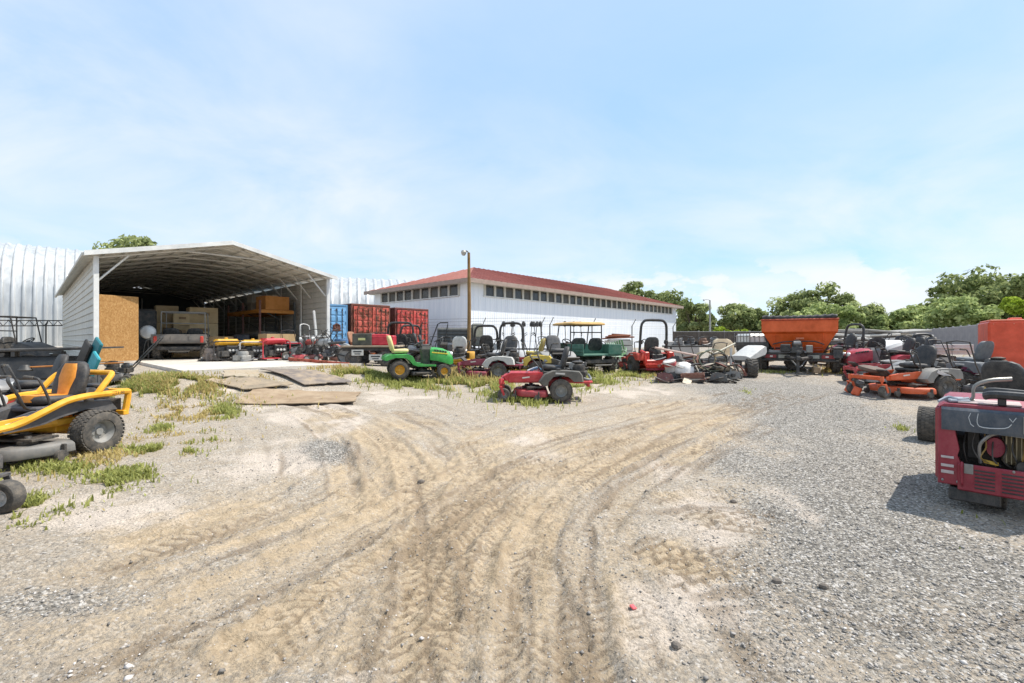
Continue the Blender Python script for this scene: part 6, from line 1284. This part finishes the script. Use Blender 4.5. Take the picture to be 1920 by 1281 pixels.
# ---- smaller clutter between the parked machines
def barrel(label, pos, col, r=.28, h=.85): 
    t = thing('drum', label, 'drum', pos, 0, 'drums and buckets'); MB().lathe([(r * .96, 0), (r, .02), (r, h * .32), (r * 1.03, h * .34), (r, h * .36), (r, h * .64), (r * 1.03, h * .66), (r, h * .68), (r, h - .02), (r * .95, h)], n=20).build('drum_body', paint(col, .5, .1, .3), t); MB().lathe([(.04, h), (.04, h + .02), (.01, h + .025)], (r * .5, 0, 0), 'z', 10).build('bung', iron(), t)
barrel('blue plastic drum behind the red motorbike', yard(640, 19.5), '#3f6f9c'); barrel('white bucket in front of the barbed-wire fence', yard(1040, 17.5), '#d9d8d2', .18, .45); barrel('white drum behind the black roll-bar mowers', yard(935, 18.2), '#cfcfca', .26, .8)
CL2 = [(632, 16.2, 'rusty push mower between the motorbikes', '#7a4a3c'), (655, 17.0, 'green push mower behind the silver dirt bike', '#4f6b4a'), (735, 17.2, 'dark push mower behind the flat trailer', '#3a3a3c'), (880, 17.6, 'black push mower left of the shorter roll bar', '#2f3032'), (897, 14.9, 'pale push mower behind the crimson mower', '#bdbdb9'), (975, 15.0, 'white push mower right of the taller roll bar', '#c9c9c6'), (990, 16.4, 'red push mower below the trimmer rack', '#a32c34'), (1024, 16.6, 'yellow push mower below the trimmer rack', '#c9a72e'), (1040, 15.4, 'grey push mower left of the green cart', '#6f7173'), (1172, 16.2, 'red push mower behind the garden chairs', '#a8342e'), (1252, 15.4, 'red push mower behind the bucket', '#a2353a'), (1300, 15.6, 'silver push mower behind the scrap heap', '#a7a8a8'), (1336, 15.4, 'dark push mower behind the hose coils', '#3b3c3e'), (1575, 16.0, 'silver push mower right of the trailer wheel', '#b3b3b0'), (1622, 18.6, 'white push mower behind the yellow-decked mower', '#cfcfcb'), (1662, 15.4, 'orange push mower in the right-hand group', '#c4602c'), (1712, 13.6, 'white push mower by the red and grey tractor', '#d0d0cc'), (1800, 13.2, 'silver push mower before the white utility vehicle', '#a9aaab')]
for i, (px, Y, l, c) in enumerate(CL2): walker(l, yard(px, Y), R_(37 * i), c, .5, bag='#3a3b3c' if i % 4 == 1 else None, top=.95 + .1 * (i % 3))
for i, (px, Y, w) in enumerate(((1580, 21, 2.2), (1640, 22, 2.6), (1700, 23, 2.4))):
    t = thing('scrap_stack', '%s stack of pale scrap panels by the back fence' % ('left', 'middle', 'right')[i], 'scrap', yard(px, Y), R_(5 * i), 'scrap stacks by the fence')
    for k in range(7): MB().box((random.uniform(-.15, .15), random.uniform(-.1, .1), .1 + .2 * k), (w * random.uniform(.7, 1), .8, .1), (R_(random.uniform(-4, 4)), R_(random.uniform(-4, 4)), R_(random.uniform(-9, 9))), .02).build('panel', paint(['#c9c7c0', '#8d8b86', '#a89a88', '#5f6062', '#d4d2cc'][k % 5], .6, .1, .3), t)
# ================================================================ trees
def leafmat(name, a, b):
    m, t = newmat(name); va = t.n('ShaderNodeVertexColor', layer_name='tint'); sp = t.n('ShaderNodeSeparateColor'); t.l(va.outputs[0], sp.inputs[0])
    c = t.mix(sp.outputs[0], lin(a), lin(b)); d = t.n('ShaderNodeBsdfDiffuse'); tr = t.n('ShaderNodeBsdfTranslucent'); mx = t.n('ShaderNodeMixShader'); mx.inputs[0].default_value = .5; o = t.n('ShaderNodeOutputMaterial')
    t.l(c, d.inputs[0]); t.l(c, tr.inputs[0]); t.l(d.outputs[0], mx.inputs[1]); t.l(tr.outputs[0], mx.inputs[2]); t.l(mx.outputs[0], o.inputs[0]); return m
LM = [leafmat('leaf_oak', '#667245', '#b9c188'), leafmat('leaf_light', '#82935a', '#c9d293'), leafmat('leaf_bright', '#84992e', '#bccb5a')]
BARK = paint('#5a4c3e', .95, 0, .3, 6)
def tree(label, X, Y, top, rx, base=None, kind=0, nc=26, n=150, seed=0, z0=None, leaf=.26, grp='trees behind the yard'):
    rs = np.random.default_rng(seed); z0 = gz((X, Y)) if z0 is None else z0; H = top - z0; base = H * .22 if base is None else base
    r = thing('oak_tree' if kind == 0 else 'leafy_tree', label, 'tree', (X, Y, z0), 0, grp); rz_ = (H - base) / 2; cz = base + rz_
    C = []
    while len(C) < nc:
        p = rs.uniform(-1, 1, 3); d = np.linalg.norm(p)
        if d > 1 or d < .45: continue
        if p[2] < -.65: continue
        C.append(p)
    C = np.array(C); cr = rs.uniform(.20, .36, nc) * min(rx, rz_ * 1.2); ctr = C * np.array([rx, rx, rz_]) * .86 + np.array([0, 0, cz])
    t = MB(); t.tube([(0, 0, -.3), (rs.normal(0, .2), rs.normal(0, .2), base), (rs.normal(0, .5), rs.normal(0, .4), cz)], [H * .035, H * .026, H * .012], 8, sm=3); t.build('trunk', BARK, r)
    lb = MB()
    for k in range(min(nc, 14)): q = ctr[k]; lb.tube([(0, 0, base * .9), (q[0] * .45, q[1] * .45, base + (q[2] - base) * .6), tuple(q)], [H * .013, H * .008, H * .003], 5)
    lb.build('limb', BARK, r)
    V = []; T = []
    for k in range(nc):
        d = rs.normal(0, 1, (n, 3)); d /= np.linalg.norm(d, axis=1)[:, None]; rad = cr[k] * rs.uniform(.55, 1.08, n) * np.array(1.0)
        P = ctr[k] + d * rad[:, None] * np.array([1, 1, .75]); nm = d + rs.normal(0, .6, (n, 3)) + np.array([0, 0, .4]); nm /= np.linalg.norm(nm, axis=1)[:, None]
        a = np.cross(nm, rs.normal(0, 1, (n, 3))); a /= np.linalg.norm(a, axis=1)[:, None]; b = np.cross(nm, a); s = leaf * rs.uniform(.6, 1.35, n)[:, None]
        V.append(np.stack([P - a * s, P - b * s * .55, P + a * s, P + b * s * .55], 1).reshape(-1, 3)); tint = np.clip(rs.normal(.45, .22, n) + rs.normal(0, .18), 0, 1); T.append(np.repeat(tint, 4))
    V = np.concatenate(V); T = np.concatenate(T); Q = np.arange(len(V)).reshape(-1, 4); col_ = np.stack([T, T, T, np.ones_like(T)], 1)
    link('crown', fastmesh('crown', V, Q, None, LM[kind], {'tint': col_}), r); return r
def tpx(label, px, Y, top_py, wpx, **k): X = (px - CX) / FPX * Y; return tree(label, X, Y, EYE - (top_py - HY) / FPX * Y, wpx / 2 / FPX * Y, **k)
tpx('small rounded tree top behind the silver hut roof', 176, 52, 452, 70, seed=1, nc=16, n=140, leaf=.24); tpx('spiky tree rising behind the left slope of the carport roof', 252, 50, 434, 150, seed=2, leaf=.24, nc=30); tpx('tree tip just showing over the carport ridge', 312, 60, 462, 30, seed=21, nc=8, n=120)
tpx('tall oak behind the right half of the red roof', 1190, 78, 524, 80, seed=3, leaf=.3); tpx('oak behind the right end of the warehouse', 1250, 72, 545, 95, seed=4, leaf=.28, base=1.0); tpx('dark tree beside the end of the warehouse', 1298, 62, 556, 62, seed=5, base=.5)
tpx('loose tree right of the distant lamp pole', 1378, 64, 566, 76, seed=6, base=.8); tpx('slim tree left of the orange hopper', 1424, 66, 572, 66, seed=7, base=.8, nc=20); tpx('low bright shrub behind the back fence near the lamp pole', 1352, 54, 612, 40, kind=2, seed=8, base=.2, nc=12, n=120, leaf=.2); tpx('second low bright shrub behind the back fence', 1385, 54.5, 615, 36, kind=2, seed=28, base=.2, nc=12, n=120, leaf=.2)
tpx('great spreading oak above the orange hopper', 1520, 72, 534, 150, seed=9, nc=40, leaf=.3, base=1.5); tpx('pale green tree in front of the great oak', 1545, 62, 560, 130, kind=1, seed=10, nc=34, base=.8); tpx('round oak right of the orange hopper', 1610, 64, 566, 110, seed=11, base=.8, nc=30); tpx('low green tree above the corner of the fences', 1655, 62, 588, 90, kind=1, seed=12, base=.5, nc=24); tpx('thin distant tree in the gap above the fence corner', 1690, 80, 592, 50, seed=13, base=.5, nc=12)
tpx('pale tree filling the gap left of the grey fence', 1712, 60, 578, 90, kind=1, seed=34, base=.3, nc=24); tpx('pale green tree behind the left of the grey fence', 1745, 56, 560, 120, kind=1, seed=14, base=.4, nc=32); tpx('big oak behind the grey fence on the right', 1830, 58, 506, 190, seed=15, nc=46, leaf=.3, base=1); tpx('pale green tree before the big right-hand oak', 1800, 50, 556, 110, kind=1, seed=16, nc=30, base=.4); tpx('large oak at the right edge of the view', 1935, 54, 512, 150, seed=17, nc=36, leaf=.3, base=1); tpx('yellow-green tree above the orange box trailer', 1908, 44, 548, 70, kind=2, seed=18, nc=22, base=.4)
tpx('oak farther off beyond the right edge', 2060, 56, 520, 170, seed=19, nc=30, leaf=.3); tpx('dark oak seen through the gap behind the warehouse end', 1330, 84, 590, 110, seed=20, nc=26, leaf=.34, base=.5); tpx('low dense tree behind the middle of the back fence', 1460, 60, 596, 90, kind=1, seed=22, base=.3, nc=24)

for i, (px, tp_) in enumerate(((1285, 588), (1345, 596), (1405, 592), (1465, 588), (1585, 590), (1635, 594), (1685, 598), (1725, 590))): tpx('far low tree in the hazy line behind the back fence, %s from the left' % ('first', 'second', 'third', 'fourth', 'fifth', 'sixth', 'seventh', 'eighth')[i], px, 92 + 3 * (i % 3), tp_, 90, seed=70 + i, nc=20, n=110, leaf=.42, base=.3, kind=i % 2, grp='far tree line')
for i, (px, Y, tp_, w) in enumerate(((-120, 60, 470, 150), (-420, 58, 500, 170), (-800, 56, 480, 200), (-1300, 52, 500, 220))): tpx('oak on the left beyond the silver hut, %s from it' % ('first', 'second', 'third', 'fourth')[i], px, Y, tp_, w, seed=50 + i, nc=26, leaf=.32, base=1.0)
# ================================================================ grass, weeds
def blades(name, label, patches, mat, cat, wv=.0045):
    V = []; Q = []; T = []; rs = np.random.default_rng(5); off = 0
    for (px, py, rx, ry, n, hh) in patches:
        c = gp(px, py); up = gp(px, py - ry); lo = gp(px, py + ry); hx = rx / FPX * c[1]; hy = max((up[1] - lo[1]) / 2, .15); cc = (up + lo) / 2
        P = rs.normal(0, .5, (n, 2)) * np.where(rs.random((n, 1)) < .25, 1.9, 1.0) * np.array([hx, hy]) + np.array([c[0], cc[1]]); P[:, 0] += (P[:, 1] - cc[1]) * c[0] / c[1] * .6
        k = fbm(P[:, 0] * 3, P[:, 1] * 3, 3, 77) > .40; P = P[k]; n = len(P); a, b = local(P[:, 0], P[:, 1]); k = ~((a > 1.0) & (a < 5.75) & (b > -6.25)) & ~((a > -.2) & (a < 7.7) & (b > -.2)); P = P[k]; n = len(P)
        if n == 0: continue
        z = ground_z(P)[0] - .01; ang = rs.uniform(0, 6.28, n); L = hh * rs.uniform(.35, 1.2, n); ln = rs.uniform(.15, .9, n); w = wv * rs.uniform(.7, 1.6, n) * (1 + c[1] / 9)
        dx, dy = np.cos(ang), np.sin(ang); sx, sy = -dy * w, dx * w
        B = np.stack([P[:, 0], P[:, 1], z], 1); M_ = B + np.stack([dx * L * ln * .35, dy * L * ln * .35, L * .62], 1); Tp = B + np.stack([dx * L * ln, dy * L * ln, L * (1 - .25 * ln)], 1); sd_ = np.stack([sx, sy, sx * 0], 1)
        v = np.stack([B - sd_, B + sd_, M_ + sd_ * .8, M_ - sd_ * .8, Tp], 1).reshape(-1, 3); i = off + np.arange(n)[:, None] * 5
        V.append(v); Q.append(np.concatenate([i, i + 1, i + 2, i + 3], 1)); T.append(np.concatenate([i + 3, i + 2, i + 4], 1)); off += 5 * n
    V = np.concatenate(V); tint = np.repeat(rs.uniform(0, 1, len(V) // 5), 5); o = link(name, fastmesh(name, V, np.concatenate(Q), np.concatenate(T), mat, {'tint': np.stack([tint, tint, tint, tint * 0 + 1], 1)}), None, kind='stuff'); o['label'] = label; o['category'] = cat; return o
GR = [(285,722,85,16,5200,.13),(230,733,55,14,2600,.14),(330,714,50,8,1500,.10),(420,770,22,9,900,.12),(430,778,14,8,700,.12),(300,805,18,6,600,.10),(385,822,20,6,700,.10),(290,845,45,7,1300,.10),(105,880,70,10,1100,.09),(235,893,45,14,1300,.08),(200,912,30,7,600,.07),(70,945,50,9,900,.08),(20,975,40,9,500,.08),(360,845,25,5,500,.08),
      (690,706,45,8,3600,.16),(650,704,25,6,1200,.13),(820,722,40,7,2400,.16),(905,726,40,9,3000,.18),(985,752,40,8,1800,.16),(1100,708,28,10,3000,.22),(1120,718,30,6,1200,.14),(1180,704,40,6,2000,.14),(1090,727,25,4,700,.1),(30,662,60,6,2500,.3),(90,661,40,5,1600,.3),(760,724,60,5,1500,.12),(870,715,30,8,1600,.2),
      (1790,980,25,9,260,.06),(1850,1025,30,5,120,.05),(1555,795,14,6,120,.06),(1690,805,10,6,140,.08),(1450,698,40,3,500,.08),(1600,697,40,4,900,.1),(1400,735,10,3,60,.06),(760,712,40,5,1200,.14),(960,745,60,8,1200,.14)]
blades('grass', 'green grass and weeds in patches along the bank and under the machines', GR, leafmat('grass_green', '#868a48', '#c0c27c'), 'grass')
DR = [(300,724,100,18,3600,.15),(380,713,40,8,900,.10),(470,708,30,6,500,.1),(385,775,45,14,900,.10),(330,770,40,16,700,.09),(640,697,40,7,1600,.16),(870,705,40,14,2200,.34),(900,720,50,10,1200,.2),(1195,702,40,6,1200,.12),(1650,660,60,10,2200,.5),(1570,696,40,5,900,.12),(1620,700,40,4,700,.1),(1080,718,40,8,700,.14),(180,862,70,25,900,.08),(300,830,90,30,900,.06)]
blades('dry_grass', 'dry straw-coloured grass mixed into the green patches', DR, leafmat('grass_dry', '#ad9a62', '#d4c28a'), 'grass')
# ================================================================ loose gravel
def gravel():
    rs = np.random.default_rng(9); N = 90000; Y = 1.75 + (rs.random(N) ** 2.0) * 8.5; X = rs.uniform(-1.35, 1.35, N) * (Y + .4); P = np.stack([X, Y], 1); z, d = ground_z(P)
    keep = rs.random(N) < np.clip(.08 + .95 * d[2] + .5 * d[4] + .2 * d[3] - .4 * d[1] + .14 * (fbm(X * 1.3, Y * 1.3, 4, 55) > .5), .025, 1); P, z, Y = P[keep], z[keep], Y[keep]; n = len(P)
    s = rs.gamma(2.4, .0014, n) + .0018; s *= (1 + Y * .05)
    base = np.array([(1, 0, 0), (-1, 0, 0), (0, 1, 0), (0, -1, 0), (0, 0, 1), (0, 0, -1)], float); V = base[None] * rs.uniform(.55, 1.25, (n, 6, 1)) + rs.normal(0, .16, (n, 6, 3)); an = rs.uniform(0, 6.28, n); c, q = np.cos(an), np.sin(an)
    x = V[:, :, 0] * c[:, None] - V[:, :, 1] * q[:, None]; y = V[:, :, 0] * q[:, None] + V[:, :, 1] * c[:, None]; V = np.stack([x, y, V[:, :, 2] * .7], 2) * s[:, None, None]; V[:, :, 0] += P[:, 0:1]; V[:, :, 1] += P[:, 1:2]; V[:, :, 2] += (z + s * .25)[:, None]
    F = np.array([(0, 2, 4), (2, 1, 4), (1, 3, 4), (3, 0, 4), (2, 0, 5), (1, 2, 5), (3, 1, 5), (0, 3, 5)]); T = (np.arange(n)[:, None, None] * 6 + F[None]).reshape(-1, 3); tint = np.repeat(rs.random(n), 6)
    m, t = newmat('gravel_stone'); va = t.n('ShaderNodeVertexColor', layer_name='tint'); sp = t.n('ShaderNodeSeparateColor'); t.l(va.outputs[0], sp.inputs[0]); t.bsdf(t.ramp(sp.outputs[0], [(0, lin('#76716b')), (.3, lin('#8d8780')), (.6, lin('#98938d')), (.85, lin('#b5aca2')), (1, lin('#d2cdc8'))]), .9, 0, None, .3)
    o = link('gravel', fastmesh('gravel', V.reshape(-1, 3), None, T, m, {'tint': np.stack([tint, tint, tint, tint * 0 + 1], 1)}), None, kind='stuff'); o['label'] = 'loose grey gravel scattered over the dirt yard'; o['category'] = 'gravel'
gravel()
rk_ = [(1268,1210,.026),(1545,1105,.03),(1457,1093,.03),(1315,902,.02),(790,900,.04),(1375,938,.03)]
for i, (px, py, s) in enumerate(rk_):
    mb = MB(); rs = random.Random(i); mb.loft([[(x * (1 + rs.uniform(-.2, .2)), y * (1 + rs.uniform(-.2, .2)), z) for x, y, z in ell(0, 0, zz * s, s * k, s * k * .8, 8)] for zz, k in ((-.3, .7), (.2, 1), (.6, .8), (.85, .35))]); p = gp(px, py); z = float(ground_z(np.array([p]))[0][0])
    tag(mb.build('stone', paint('#6b635b', .9, 0, .3, 20), None, (p[0], p[1], z), None, 20), ('dark stone lying low in the right foreground', 'dark stone on the grey gravel at the far right', 'small dark stone between the tread marks and the gravel', 'tiny dark stone on the tan cross rut', 'brown clod on the pale dirt left of centre', 'tiny clod at the right end of the cross rut')[i], 'stone', 'loose stones')
p = gp(1187, 1142); tag(MB().box((0, 0, .012), (.03, .035, .012), (.2, .1, .5), .004).build('litter_scrap', paint('#d9565c', .6), None, (p[0], p[1], float(ground_z(np.array([p]))[0][0]))), 'tiny pink-red plastic scrap on the dirt in the foreground', 'litter')
